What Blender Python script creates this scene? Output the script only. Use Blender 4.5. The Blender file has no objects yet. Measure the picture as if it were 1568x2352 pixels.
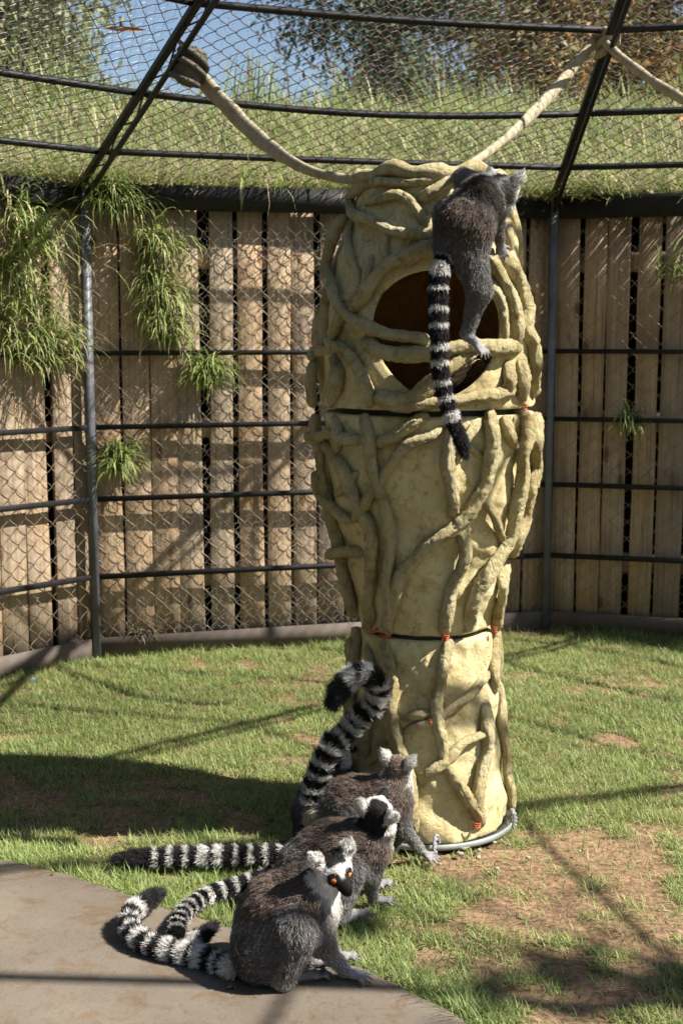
import bpy, math, random
import numpy as np
from mathutils import Vector, Matrix

rng = np.random.default_rng(7)
random.seed(7)
SC = bpy.context.scene
COL = SC.collection

# ------------------------------------------------------------------ camera
CAM_H, PITCH, FPX = 1.43, math.radians(7.9), 3000.0      # FPX for a 1568 px wide picture
cam_d = bpy.data.cameras.new('camera'); cam = bpy.data.objects.new('camera', cam_d); COL.objects.link(cam)
cam.location = (0, 0, CAM_H); cam.rotation_euler = (math.radians(90) - PITCH, 0, 0)
cam_d.sensor_fit = 'HORIZONTAL'; cam_d.sensor_width = 24.0; cam_d.lens = 24.0 * FPX / 1568.0
cam_d.clip_start = 0.05; cam_d.clip_end = 400
cam_d.dof.use_dof = True; cam_d.dof.focus_distance = 3.35; cam_d.dof.aperture_fstop = 6.5
SC.camera = cam

# ------------------------------------------------------------------ sky, sun, exposure
SUN_EL = math.radians(47); SUN_AZ = (0.977, -0.213)
world = bpy.data.worlds.new('World'); SC.world = world; world.use_nodes = True
wn = world.node_tree; wn.nodes.clear()
wo = wn.nodes.new('ShaderNodeOutputWorld'); wb = wn.nodes.new('ShaderNodeBackground'); ws = wn.nodes.new('ShaderNodeTexSky')
ws.sky_type = 'NISHITA'; ws.sun_disc = False; ws.sun_elevation = SUN_EL; ws.sun_rotation = math.atan2(SUN_AZ[0], SUN_AZ[1])
ws.air_density = 1.0; ws.dust_density = 0.6; ws.ozone_density = 1.0
wb.inputs['Strength'].default_value = 0.057
wn.links.new(ws.outputs[0], wb.inputs[0]); wn.links.new(wb.outputs[0], wo.inputs[0])
_n = math.hypot(*SUN_AZ)
TO_SUN = Vector((SUN_AZ[0] / _n * math.cos(SUN_EL), SUN_AZ[1] / _n * math.cos(SUN_EL), math.sin(SUN_EL)))
sd = bpy.data.lights.new('sun', 'SUN'); sd.energy = 5.0; sd.angle = math.radians(0.53); sd.color = (1.0, 0.945, 0.86)
sun = bpy.data.objects.new('sun', sd); COL.objects.link(sun)
sun.rotation_euler = (-TO_SUN).to_track_quat('-Z', 'Y').to_euler()
SC.view_settings.view_transform = 'Standard'; SC.view_settings.look = 'None'
SC.view_settings.gamma = 1.0; SC.view_settings.use_curve_mapping = False
SC.view_settings.exposure = 1.3

# ------------------------------------------------------------------ helpers
SP, CP = math.sin(PITCH), math.cos(PITCH)
CAMP = np.array([0, 0, CAM_H])
def ray(u, v):
    a, b = (u - 784) / FPX, (1176 - v) / FPX
    return np.array([a, CP + b * SP, -SP + b * CP])
def PY(u, v, Y):
    d = ray(u, v); return CAMP + d * (Y / d[1])
def GZ(u, v, z=0.0):
    d = ray(u, v); return CAMP + d * ((z - CAM_H) / d[2])

def tag(o, label=None, cat=None, group=None, kind=None):
    if label: o['label'] = label
    if cat: o['category'] = cat
    if group: o['group'] = group
    if kind: o['kind'] = kind
    return o
def empty(name, loc=(0, 0, 0)):
    o = bpy.data.objects.new(name, None); o.location = loc; COL.objects.link(o); o.empty_display_size = 0.1
    return o
def mesh_np(name, V, F3=None, F4=None, smooth=True, cols=None, mat=None, parent=None):
    V = np.asarray(V, np.float32)
    me = bpy.data.meshes.new(name)
    f3 = np.zeros((0, 3), np.int32) if F3 is None else np.asarray(F3, np.int32).reshape(-1, 3)
    f4 = np.zeros((0, 4), np.int32) if F4 is None else np.asarray(F4, np.int32).reshape(-1, 4)
    me.vertices.add(len(V)); me.vertices.foreach_set('co', V.ravel())
    loops = np.concatenate([f3.ravel(), f4.ravel()]).astype(np.int32)
    me.loops.add(len(loops)); me.loops.foreach_set('vertex_index', loops)
    n3, n4 = len(f3), len(f4)
    starts = np.concatenate([np.arange(n3) * 3, n3 * 3 + np.arange(n4) * 4]).astype(np.int32)
    me.polygons.add(n3 + n4); me.polygons.foreach_set('loop_start', starts)
    me.update(calc_edges=True)
    if smooth: me.polygons.foreach_set('use_smooth', np.ones(n3 + n4, bool))
    if cols is not None:
        c = np.ones((len(V), 4), np.float32); c[:, :3] = cols
        at = me.color_attributes.new('Col', 'FLOAT_COLOR', 'POINT'); at.data.foreach_set('color', c.ravel())
    me.validate()
    o = bpy.data.objects.new(name, me); COL.objects.link(o)
    if mat: me.materials.append(mat)
    if parent: o.parent = parent
    return o
class MB:
    def __init__(s): s.v = []; s.q = []; s.t = []; s.c = []; s.n = 0
    def add(s, V, Q=None, T=None, c=None):
        V = np.asarray(V, float)
        if Q is not None and len(Q): s.q.append(np.asarray(Q) + s.n)
        if T is not None and len(T): s.t.append(np.asarray(T) + s.n)
        s.v.append(V); s.n += len(V)
        if c is not None: s.c.append(np.broadcast_to(np.asarray(c, float), (len(V), 3)))
    def box(s, c, ax, ay, az, col=None):
        c, ax, ay, az = map(np.asarray, (c, ax, ay, az))
        V = [c + i * ax + j * ay + k * az for i in (-1, 1) for j in (-1, 1) for k in (-1, 1)]
        s.add(V, [(0, 1, 3, 2), (4, 6, 7, 5), (0, 4, 5, 1), (2, 3, 7, 6), (0, 2, 6, 4), (1, 5, 7, 3)], c=col)
    def tube(s, P, r, sides=8, cap=True, col=None, jit=None, ref=None, squash=None):
        P = np.asarray(P, float); n = len(P)
        r = np.broadcast_to(np.asarray(r, float), (n,))
        T = np.gradient(P, axis=0); T /= np.linalg.norm(T, axis=1)[:, None] + 1e-12
        if ref is None:
            m = T.mean(0); ref = np.eye(3)[np.argmin(np.abs(m))]
        A = np.zeros((n, 3)); a = np.asarray(ref, float)
        for i in range(n):
            a = a - T[i] * np.dot(a, T[i]); a /= np.linalg.norm(a) + 1e-12; A[i] = a
        B = np.cross(T, A)
        th = np.arange(sides) * 2 * math.pi / sides
        ca, sa = np.cos(th), np.sin(th)
        sq = 1.0 if squash is None else squash
        R = np.repeat(r[:, None], sides, 1)
        if jit is not None: R = R * jit
        V = P[:, None, :] + R[:, :, None] * (ca[None, :, None] * A[:, None, :] + sq * sa[None, :, None] * B[:, None, :])
        V = V.reshape(-1, 3)
        i = np.arange(n - 1)[:, None]; j = np.arange(sides)[None, :]; k = (j + 1) % sides
        Q = np.stack([i * sides + j, i * sides + k, (i + 1) * sides + k, (i + 1) * sides + j], -1).reshape(-1, 4)
        Tt = []
        if cap:
            V = np.vstack([V, P[0] - T[0] * r[0] * 0.3, P[-1] + T[-1] * r[-1] * 0.3])
            c0, c1 = n * sides, n * sides + 1
            for jj in range(sides):
                kk = (jj + 1) % sides
                Tt += [(c0, kk, jj), (c1, (n - 1) * sides + jj, (n - 1) * sides + kk)]
        s.add(V, Q, Tt, col)
    def build(s, name, mat=None, parent=None, smooth=True):
        V = np.vstack(s.v)
        return mesh_np(name, V, np.vstack(s.t) if s.t else None, np.vstack(s.q) if s.q else None, smooth,
                       np.vstack(s.c) if s.c else None, mat, parent)
def spline(P, step=0.01, closed=False):
    P = np.asarray(P, float)
    if len(P) == 2: 
        n = max(2, int(np.linalg.norm(P[1] - P[0]) / step)); return P[0] + np.linspace(0, 1, n + 1)[:, None] * (P[1] - P[0])
    E = np.vstack([2 * P[0] - P[1], P, 2 * P[-1] - P[-2]]); out = []
    for i in range(1, len(E) - 2):
        p0, p1, p2, p3 = E[i - 1:i + 3]; n = max(2, int(np.linalg.norm(p2[:3] - p1[:3]) / step))
        t = np.linspace(0, 1, n, endpoint=False)[:, None]
        out.append(0.5 * (2 * p1 + (p2 - p0) * t + (2 * p0 - 5 * p1 + 4 * p2 - p3) * t * t + (3 * p1 - p0 - 3 * p2 + p3) * t ** 3))
    out.append(P[-1:]); return np.vstack(out)
_perm = rng.random((64, 64))
def noise2(x, y):
    x = np.asarray(x, float); y = np.asarray(y, float)
    xi = np.floor(x).astype(int); yi = np.floor(y).astype(int); fx = x - xi; fy = y - yi
    fx = fx * fx * (3 - 2 * fx); fy = fy * fy * (3 - 2 * fy)
    g = lambda a, b: _perm[a % 64, b % 64]
    return (g(xi, yi) * (1 - fx) + g(xi + 1, yi) * fx) * (1 - fy) + (g(xi, yi + 1) * (1 - fx) + g(xi + 1, yi + 1) * fx) * fy
def fbm(x, y): return noise2(x, y) * .5 + noise2(x * 2.1 + 7, y * 2.1 + 3) * .3 + noise2(x * 4.3 + 1, y * 4.3 + 9) * .2

# ------------------------------------------------------------------ materials
def new_mat(name):
    m = bpy.data.materials.new(name); m.use_nodes = True
    nt = m.node_tree; return m, nt, nt.nodes['Principled BSDF']
def N(nt, typ, **kw):
    n = nt.nodes.new(typ)
    for k, v in kw.items():
        if k in n.inputs.keys(): n.inputs[k].default_value = v
        else: setattr(n, k, v)
    return n
def ramp(nt, fac, stops):
    r = nt.nodes.new('ShaderNodeValToRGB'); e = r.color_ramp.elements
    while len(e) < len(stops): e.new(0.5)
    for i, (p, c) in enumerate(stops): e[i].position = p; e[i].color = (*c, 1)
    nt.links.new(fac, r.inputs[0]); return r.outputs[0]
def mixc(nt, a, b, fac, mode='MIX'):
    m = nt.nodes.new('ShaderNodeMix'); m.data_type = 'RGBA'; m.blend_type = mode
    for val, idx in ((fac, 0), (a, 6), (b, 7)):
        if hasattr(val, 'default_value') or hasattr(val, 'is_linked'): nt.links.new(val, m.inputs[idx])
        else: m.inputs[idx].default_value = val if idx == 0 else (*val, 1)
    return m.outputs[2]
def noise_mat(name, c1, c2, scale=8, rough=.8, bump=.3, bscale=40, dist=.01, coords='Object', stretch=None, c3=None, metal=0.0, randomize=0.0, detail=6):
    m, nt, b = new_mat(name)
    tc = N(nt, 'ShaderNodeTexCoord'); src = tc.outputs[coords]
    if stretch:
        mp = N(nt, 'ShaderNodeMapping'); mp.inputs['Scale'].default_value = stretch; nt.links.new(src, mp.inputs[0]); src = mp.outputs[0]
    n1 = N(nt, 'ShaderNodeTexNoise', Scale=scale, Detail=detail, Roughness=.65); nt.links.new(src, n1.inputs['Vector'])
    stops = [(.3, c1), (.7, c2)] if c3 is None else [(.28, c1), (.5, c2), (.72, c3)]
    col = ramp(nt, n1.outputs[0], stops)
    if randomize:
        oi = N(nt, 'ShaderNodeObjectInfo'); h = N(nt, 'ShaderNodeHueSaturation')
        mr = N(nt, 'ShaderNodeMapRange'); mr.inputs[3].default_value = 1 - randomize; mr.inputs[4].default_value = 1 + randomize
        nt.links.new(oi.outputs['Random'], mr.inputs[0]); nt.links.new(mr.outputs[0], h.inputs['Value']); nt.links.new(col, h.inputs['Color']); col = h.outputs[0]
    nt.links.new(col, b.inputs['Base Color']); b.inputs['Roughness'].default_value = rough; b.inputs['Metallic'].default_value = metal
    n2 = N(nt, 'ShaderNodeTexNoise', Scale=bscale, Detail=5, Roughness=.6); nt.links.new(src, n2.inputs['Vector'])
    bp = N(nt, 'ShaderNodeBump', Strength=bump, Distance=dist); nt.links.new(n2.outputs[0], bp.inputs['Height']); nt.links.new(bp.outputs[0], b.inputs['Normal'])
    return m
def vcol_mat(name, rough=.8, transl=0.0, var=0.0, spec=.3):
    m, nt, b = new_mat(name)
    at = N(nt, 'ShaderNodeAttribute', attribute_name='Col'); col = at.outputs['Color']
    if var:
        tc = N(nt, 'ShaderNodeTexCoord'); n1 = N(nt, 'ShaderNodeTexNoise', Scale=60, Detail=4); nt.links.new(tc.outputs['Object'], n1.inputs['Vector'])
        mr = N(nt, 'ShaderNodeMapRange'); mr.inputs[1].default_value = .3; mr.inputs[2].default_value = .7; mr.inputs[3].default_value = 1 - var; mr.inputs[4].default_value = 1 + var
        nt.links.new(n1.outputs[0], mr.inputs[0]); h = N(nt, 'ShaderNodeHueSaturation'); nt.links.new(mr.outputs[0], h.inputs['Value']); nt.links.new(col, h.inputs['Color']); col = h.outputs[0]
    nt.links.new(col, b.inputs['Base Color']); b.inputs['Roughness'].default_value = rough; b.inputs['Specular IOR Level'].default_value = spec
    if transl:
        out = nt.nodes['Material Output']; tr = N(nt, 'ShaderNodeBsdfTranslucent'); mx = N(nt, 'ShaderNodeMixShader'); mx.inputs[0].default_value = transl
        nt.links.new(col, tr.inputs[0]); nt.links.new(b.outputs[0], mx.inputs[1]); nt.links.new(tr.outputs[0], mx.inputs[2]); nt.links.new(mx.outputs[0], out.inputs[0])
    return m

M_GRASS = vcol_mat('grass_blades', .5, .42)
M_LEAF = vcol_mat('tree_leaves', .6, .3)
M_FUR = vcol_mat('fur_strands', .65, 0, spec=.25)
M_BODY = vcol_mat('lemur_skin', .85, 0, .25, spec=.1)
M_EYE = vcol_mat('eye_glossy', .08, 0, spec=.6)
M_STEEL = noise_mat('dark_steel', (.006, .006, .007), (.018, .018, .02), 14, .6, .12, 90, .002, metal=.25)
M_POST = noise_mat('grey_painted_steel', (.075, .078, .09), (.15, .155, .175), 10, .5, .15, 60, .003)
M_RUST = noise_mat('rusty_flat_bar', (.075, .053, .04), (.125, .097, .078), 9, .8, .3, 70, .003, c3=(.105, .09, .08))
M_WIRE = noise_mat('weathered_wire', (.16, .105, .06), (.36, .28, .18), 20, .55, .05, 90, .001)
M_RWIRE = noise_mat('rusty_roof_wire', (.05, .02, .012), (.14, .055, .03), 16, .7, .05, 90, .001)
M_HEX = noise_mat('galvanised_thin_wire', (.4, .4, .4), (.6, .6, .6), 16, .4, .02, 90, .001, metal=.4)
M_SOIL = vcol_mat('soil', .95, 0, .45, spec=.1)
def add_bump(m, layers, strength, dist):
    nt = m.node_tree; b = nt.nodes['Principled BSDF']; tc = N(nt, 'ShaderNodeTexCoord'); last = None
    for sc, w in layers:
        n = N(nt, 'ShaderNodeTexNoise', Scale=sc, Detail=6, Roughness=.75); nt.links.new(tc.outputs['Object'], n.inputs['Vector'])
        mu = N(nt, 'ShaderNodeMath', operation='MULTIPLY'); mu.inputs[1].default_value = w; nt.links.new(n.outputs[0], mu.inputs[0]); out = mu.outputs[0]
        if last is not None:
            ad = N(nt, 'ShaderNodeMath', operation='ADD'); nt.links.new(last, ad.inputs[0]); nt.links.new(out, ad.inputs[1]); out = ad.outputs[0]
        last = out
    bp = N(nt, 'ShaderNodeBump', Strength=strength, Distance=dist); nt.links.new(last, bp.inputs['Height']); nt.links.new(bp.outputs[0], b.inputs['Normal'])
add_bump(M_SOIL, ((22, .5), (75, .4), (190, .3)), 1.0, .02)
M_BARK = noise_mat('tree_bark', (.06, .045, .035), (.2, .16, .13), 6, .9, .6, 18, .05, stretch=(3, 3, .6))
M_ROPE = noise_mat('canvas_hose', (.26, .21, .13), (.42, .355, .24), 25, .85, .35, 160, .003)
M_CANVAS = noise_mat('olive_canvas', (.06, .055, .04), (.12, .105, .08), 18, .85, .4, 120, .004)
M_DRYLEAF = noise_mat('dry_leaf', (.32, .13, .045), (.5, .24, .09), 30, .7, .3, 80, .002)
M_TWIST = noise_mat('grey_rope', (.10, .10, .115), (.35, .35, .37), 30, .8, .4, 120, .003, stretch=(1, 1, 1))
M_TIE = noise_mat('red_tie_wire', (.35, .05, .02), (.5, .1, .04), 30, .5, .1, 60, .001)
M_RIM = noise_mat('pale_metal_rim', (.17, .19, .18), (.32, .34, .32), 12, .5, .15, 50, .002, metal=.2)
M_STONE = noise_mat('pale_stone', (.22, .19, .14), (.4, .36, .28), 30, .9, .5, 60, .004)
M_DROP = noise_mat('dry_debris', (.05, .035, .025), (.16, .1, .06), 40, .9, .5, 80, .003)
M_BLUE = noise_mat('blue_plastic', (.08, .2, .5), (.12, .28, .6), 10, .4, .05, 20, .001)

def wood_mat():
    m, nt, b = new_mat('weathered_plank')
    tc = N(nt, 'ShaderNodeTexCoord'); oi = N(nt, 'ShaderNodeObjectInfo')
    ad = N(nt, 'ShaderNodeVectorMath', operation='ADD'); cx = N(nt, 'ShaderNodeCombineXYZ'); mu = N(nt, 'ShaderNodeMath', operation='MULTIPLY'); mu.inputs[1].default_value = 37
    nt.links.new(oi.outputs['Random'], mu.inputs[0]); nt.links.new(mu.outputs[0], cx.inputs[0]); nt.links.new(mu.outputs[0], cx.inputs[2])
    nt.links.new(tc.outputs['Object'], ad.inputs[0]); nt.links.new(cx.outputs[0], ad.inputs[1])
    mp = N(nt, 'ShaderNodeMapping'); mp.inputs['Scale'].default_value = (70, 70, 2.2); nt.links.new(ad.outputs[0], mp.inputs[0])
    g = N(nt, 'ShaderNodeTexNoise', Scale=1.0, Detail=6, Roughness=.7, Distortion=.6); nt.links.new(mp.outputs[0], g.inputs['Vector'])
    big = N(nt, 'ShaderNodeTexNoise', Scale=5, Detail=4); nt.links.new(ad.outputs[0], big.inputs['Vector'])
    grain = ramp(nt, g.outputs[0], [(.25, (.19, .135, .088)), (.5, (.43, .345, .25)), (.75, (.56, .475, .37))])
    tint = ramp(nt, big.outputs[0], [(.3, (.62, .56, .52)), (.5, (1, .96, .9)), (.75, (1.0, .86, .66))])
    c = mixc(nt, grain, tint, 0.85, 'MULTIPLY')
    rn = ramp(nt, oi.outputs['Random'], [(0, (.66, .66, .7)), (.35, (1, .97, .95)), (.7, (1, .88, .74)), (1, (.82, .86, .9))])
    c = mixc(nt, c, rn, 0.8, 'MULTIPLY')
    vo = N(nt, 'ShaderNodeTexVoronoi', Scale=1.0); mp2 = N(nt, 'ShaderNodeMapping'); mp2.inputs['Scale'].default_value = (9, 9, 3.2); nt.links.new(ad.outputs[0], mp2.inputs[0]); nt.links.new(mp2.outputs[0], vo.inputs['Vector'])
    kn = ramp(nt, vo.outputs['Distance'], [(.0, (.2, .12, .07)), (.1, (.45, .3, .2)), (.16, (1, 1, 1))])
    c = mixc(nt, c, kn, .8, 'MULTIPLY')
    nt.links.new(c, b.inputs['Base Color']); b.inputs['Roughness'].default_value = .85; b.inputs['Specular IOR Level'].default_value = .2
    bp = N(nt, 'ShaderNodeBump', Strength=.5, Distance=.004); nt.links.new(g.outputs[0], bp.inputs['Height']); nt.links.new(bp.outputs[0], b.inputs['Normal'])
    return m
M_WOOD = wood_mat()

def cement_mat(name, vines):
    m, nt, b = new_mat(name)
    tc = N(nt, 'ShaderNodeTexCoord')
    n1 = N(nt, 'ShaderNodeTexNoise', Scale=5, Detail=8, Roughness=.65); nt.links.new(tc.outputs['Object'], n1.inputs['Vector'])
    n2 = N(nt, 'ShaderNodeTexNoise', Scale=38, Detail=8, Roughness=.7); nt.links.new(tc.outputs['Object'], n2.inputs['Vector'])
    c = ramp(nt, n1.outputs[0], [(.25, (.47, .37, .175)), (.5, (.77, .67, .37)), (.75, (.85, .78, .52))])
    d = ramp(nt, n2.outputs[0], [(.32, (.42, .36, .26)), (.45, (.93, .91, .87)), (1, (1, 1, 1))])
    n5 = N(nt, 'ShaderNodeTexNoise', Scale=13, Detail=9, Roughness=.75, Distortion=.8); nt.links.new(tc.outputs['Object'], n5.inputs['Vector'])
    c = mixc(nt, c, ramp(nt, n5.outputs[0], [(.36, (.6, .5, .36)), (.5, (1, 1, 1))]), .75, 'MULTIPLY')
    c = mixc(nt, c, d, .7, 'MULTIPLY')
    at = N(nt, 'ShaderNodeAttribute', attribute_name='Col'); c = mixc(nt, c, at.outputs['Color'], 1.0, 'MULTIPLY')
    nt.links.new(c, b.inputs['Base Color']); b.inputs['Roughness'].default_value = .72; b.inputs['Specular IOR Level'].default_value = .25
    mp = N(nt, 'ShaderNodeMapping'); mp.inputs['Scale'].default_value = (1, 1, .5 if vines else .8); nt.links.new(tc.outputs['Object'], mp.inputs[0])
    n3 = N(nt, 'ShaderNodeTexNoise', Scale=55 if vines else 30, Detail=10, Roughness=.78, Distortion=.5); nt.links.new(mp.outputs[0], n3.inputs['Vector'])
    vo = N(nt, 'ShaderNodeTexVoronoi', Scale=17 if vines else 9, feature='DISTANCE_TO_EDGE'); nt.links.new(mp.outputs[0], vo.inputs['Vector'])
    cr = N(nt, 'ShaderNodeMapRange'); cr.inputs[1].default_value = 0; cr.inputs[2].default_value = .05; cr.inputs[3].default_value = -.12 if vines else -.05; cr.inputs[4].default_value = 0
    nt.links.new(vo.outputs['Distance'], cr.inputs[0])
    sm = N(nt, 'ShaderNodeMath', operation='ADD'); nt.links.new(n3.outputs[0], sm.inputs[0]); nt.links.new(cr.outputs[0], sm.inputs[1])
    bp = N(nt, 'ShaderNodeBump', Strength=1.0 if vines else .8, Distance=.035 if vines else .026); nt.links.new(sm.outputs[0], bp.inputs['Height']); nt.links.new(bp.outputs[0], b.inputs['Normal'])
    return m
M_CORE = cement_mat('cream_cement', False); M_VINE = cement_mat('cream_cement_vine', True)

def concrete_mat():
    m, nt, b = new_mat('concrete_paving')
    tc = N(nt, 'ShaderNodeTexCoord')
    a = N(nt, 'ShaderNodeTexNoise', Scale=2.2, Detail=7, Roughness=.6); nt.links.new(tc.outputs['Object'], a.inputs['Vector'])
    f = N(nt, 'ShaderNodeTexNoise', Scale=90, Detail=5, Roughness=.7); nt.links.new(tc.outputs['Object'], f.inputs['Vector'])
    st = N(nt, 'ShaderNodeTexNoise', Scale=13, Detail=6, Roughness=.7, Distortion=1.0); nt.links.new(tc.outputs['Object'], st.inputs['Vector'])
    c = ramp(nt, a.outputs[0], [(.3, (.115, .095, .073)), (.55, (.158, .133, .104)), (.75, (.2, .165, .124))])
    c = mixc(nt, c, ramp(nt, f.outputs[0], [(.28, (.6, .57, .52)), (.45, (1, 1, 1))]), .7, 'MULTIPLY')
    c = mixc(nt, c, ramp(nt, st.outputs[0], [(.5, (1, 1, 1)), (.66, (.84, .64, .45))]), .8, 'MULTIPLY')
    nt.links.new(c, b.inputs['Base Color']); b.inputs['Roughness'].default_value = .8; b.inputs['Specular IOR Level'].default_value = .25
    bp = N(nt, 'ShaderNodeBump', Strength=.5, Distance=.003); nt.links.new(f.outputs[0], bp.inputs['Height']); nt.links.new(bp.outputs[0], b.inputs['Normal'])
    return m
M_CONC = concrete_mat()

def sack_mat():
    m, nt, b = new_mat('hessian')
    tc = N(nt, 'ShaderNodeTexCoord'); uv = N(nt, 'ShaderNodeMapping'); uv.inputs['Rotation'].default_value = (0, .5, .6); nt.links.new(tc.outputs['Object'], uv.inputs[0])
    w1 = N(nt, 'ShaderNodeTexWave', Scale=32, Distortion=1.5, Detail=2, bands_direction='X'); w2 = N(nt, 'ShaderNodeTexWave', Scale=32, Distortion=1.5, Detail=2, bands_direction='Z')
    for w in (w1, w2): nt.links.new(uv.outputs[0], w.inputs['Vector'])
    mx = N(nt, 'ShaderNodeMath', operation='MAXIMUM'); nt.links.new(w1.outputs['Fac'], mx.inputs[0]); nt.links.new(w2.outputs['Fac'], mx.inputs[1])
    c = ramp(nt, mx.outputs[0], [(.3, (.2, .14, .085)), (.75, (.62, .5, .34))]); nt.links.new(c, b.inputs['Base Color']); b.inputs['Roughness'].default_value = .9
    bp = N(nt, 'ShaderNodeBump', Strength=.8, Distance=.004); nt.links.new(mx.outputs[0], bp.inputs['Height']); nt.links.new(bp.outputs[0], b.inputs['Normal'])
    return m
M_SACK = sack_mat()

# ------------------------------------------------------------------ cage layout (a twelve-sided aviary)
VL = GZ(221, 1506); VR = GZ(1251, 1440)
_t = 0.49
CEN = None
def cage_centre():
    m = (VL + VR) / 2; d = VR - VL; L = np.linalg.norm(d[:2]); nrm = np.array([d[1], -d[0], 0]) / L     # towards the camera
    h = (L / 2) / math.tan(math.radians(15)); return m + nrm * h, (L / 2) / math.sin(math.radians(15))
CEN, RAD = cage_centre()
A0 = math.atan2(VR[1] - CEN[1], VR[0] - CEN[0])
def vert(i, z=0.0, inset=0.0):
    a = A0 + i * math.radians(30); return np.array([CEN[0] + (RAD + inset) * math.cos(a), CEN[1] + (RAD + inset) * math.sin(a), z])
# vert(0)=right post, vert(1)=left post, vert(-1) next on the right, vert(2) next on the left
WALL_H, ROOF_S = 2.06, 0.40
def roofpt(i, t):          # along the rib, t metres of plan distance from the wall
    p = vert(i, 0, -t); p[2] = WALL_H + ROOF_S * t; return p

# ------------------------------------------------------------------ ground
def lawn_mask(x, y):
    """1 = grass, 0 = bare soil"""
    n = fbm(x * 2.3 + 3, y * 2.3 + 1)
    bare = np.full_like(n, -.30)
    g = lambda cx, cy, sx, sy, a: a * np.exp(-(((x - cx) / sx) ** 2 + ((y - cy) / sy) ** 2))
    bare = bare + g(.8, 2.6, .45, .35, .24) + g(.42, 3.15, .3, .16, .30) + g(-.3, 3.55, .35, .12, .30) + g(.8, 3.3, .5, .3, .18) + g(.25, 3.4, .35, .10, .26) + g(-.75, 3.75, .5, .2, .15)
    return np.clip(.42 + (n - .5) * 1.6 + 1.0 * (fbm(x * 6.5, y * 6.5) - .5) + .9 * (noise2(x * 15, y * 15) - .5) - bare * 1.15, 0, 1)
def slab_edge():
    px = [(-400, 1880), (-150, 1930), (0, 1968), (110, 1994), (220, 2026), (330, 2062), (440, 2098), (540, 2130), (640, 2160), (740, 2188), (800, 2208), (870, 2238), (950, 2281), (1030, 2320), (1100, 2358), (1180, 2410), (1260, 2480), (1330, 2600)]
    return np.array([GZ(u, v, .02) for u, v in px])
EDGE = slab_edge()
def on_slab(x, y):
    """True where the paving lies (towards the camera from the edge)"""
    ye = np.interp(x, EDGE[:, 0], EDGE[:, 1], left=EDGE[0, 1], right=-5)
    return y < ye
gx = np.linspace(-3.2, 4.2, 200); gy = np.linspace(1.0, 6.6, 170); GX, GY = np.meshgrid(gx, gy, indexing='ij')
def soil_h(x, y): return -.012 + .02 * (fbm(x * 3, y * 3) - .5) + .008 * (noise2(x * 17, y * 17) - .5)
GZH = soil_h(GX, GY)
mk = lawn_mask(GX, GY)
sc1 = np.array([.24, .15, .09]); sc2 = np.array([.36, .235, .145]); th = np.array([.10, .105, .04])
nn = fbm(GX * 6, GY * 6)[..., None]
gc = (sc1 + (sc2 - sc1) * nn) * (1 - mk[..., None] * .75) + th * mk[..., None] * .75
i, j = np.meshgrid(np.arange(199), np.arange(169), indexing='ij'); idx = lambda a, b: a * 170 + b
gq = np.stack([idx(i, j), idx(i + 1, j), idx(i + 1, j + 1), idx(i, j + 1)], -1).reshape(-1, 4)
soil = mesh_np('soil_ground', np.stack([GX, GY, GZH], -1).reshape(-1, 3), F4=gq, cols=gc.reshape(-1, 3), mat=M_SOIL)
tag(soil, 'reddish brown soil under the thin lawn', 'soil', kind='structure')
far = MB(); far.add([(-150, -150, -.06), (150, -150, -.06), (150, 200, -.06), (-150, 200, -.06)], [(0, 1, 2, 3)], c=(.12, .11, .05))
tag(far.build('ground', M_SOIL), 'flat earth around the whole enclosure', 'ground', kind='structure')

# paving slab with a broken rounded edge
def build_slab():
    e = spline(EDGE[:, :2], .02); e = np.c_[e + (np.c_[noise2(e[:, 0] * 14, e[:, 1] * 14), noise2(e[:, 0] * 14 + 9, e[:, 1] * 14)] - .5) * .018]
    n = len(e); nrm = np.c_[-np.gradient(e[:, 1]), np.gradient(e[:, 0])]; nrm /= np.linalg.norm(nrm, axis=1)[:, None]
    if nrm[n // 2, 1] > 0: nrm = -nrm
    rows = [np.c_[e, np.full(n, -.05)], np.c_[e, np.full(n, .010)], np.c_[e + nrm * .008, np.full(n, .018)], np.c_[e + nrm * .03, np.full(n, .0205)], np.c_[(e + nrm * .03)[:, 0], np.full(n, .3), np.full(n, .021)]]
    V = np.vstack(rows); i, j = np.meshgrid(np.arange(4), np.arange(n - 1), indexing='ij')
    Q = np.stack([i * n + j, i * n + j + 1, (i + 1) * n + j + 1, (i + 1) * n + j], -1).reshape(-1, 4)
    o = mesh_np('concrete_paving', V, F4=Q[:, ::-1], mat=M_CONC, smooth=False)
    tag(o, 'sandy grey concrete paving with a curved worn edge', 'paving', kind='structure')
build_slab()

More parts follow.
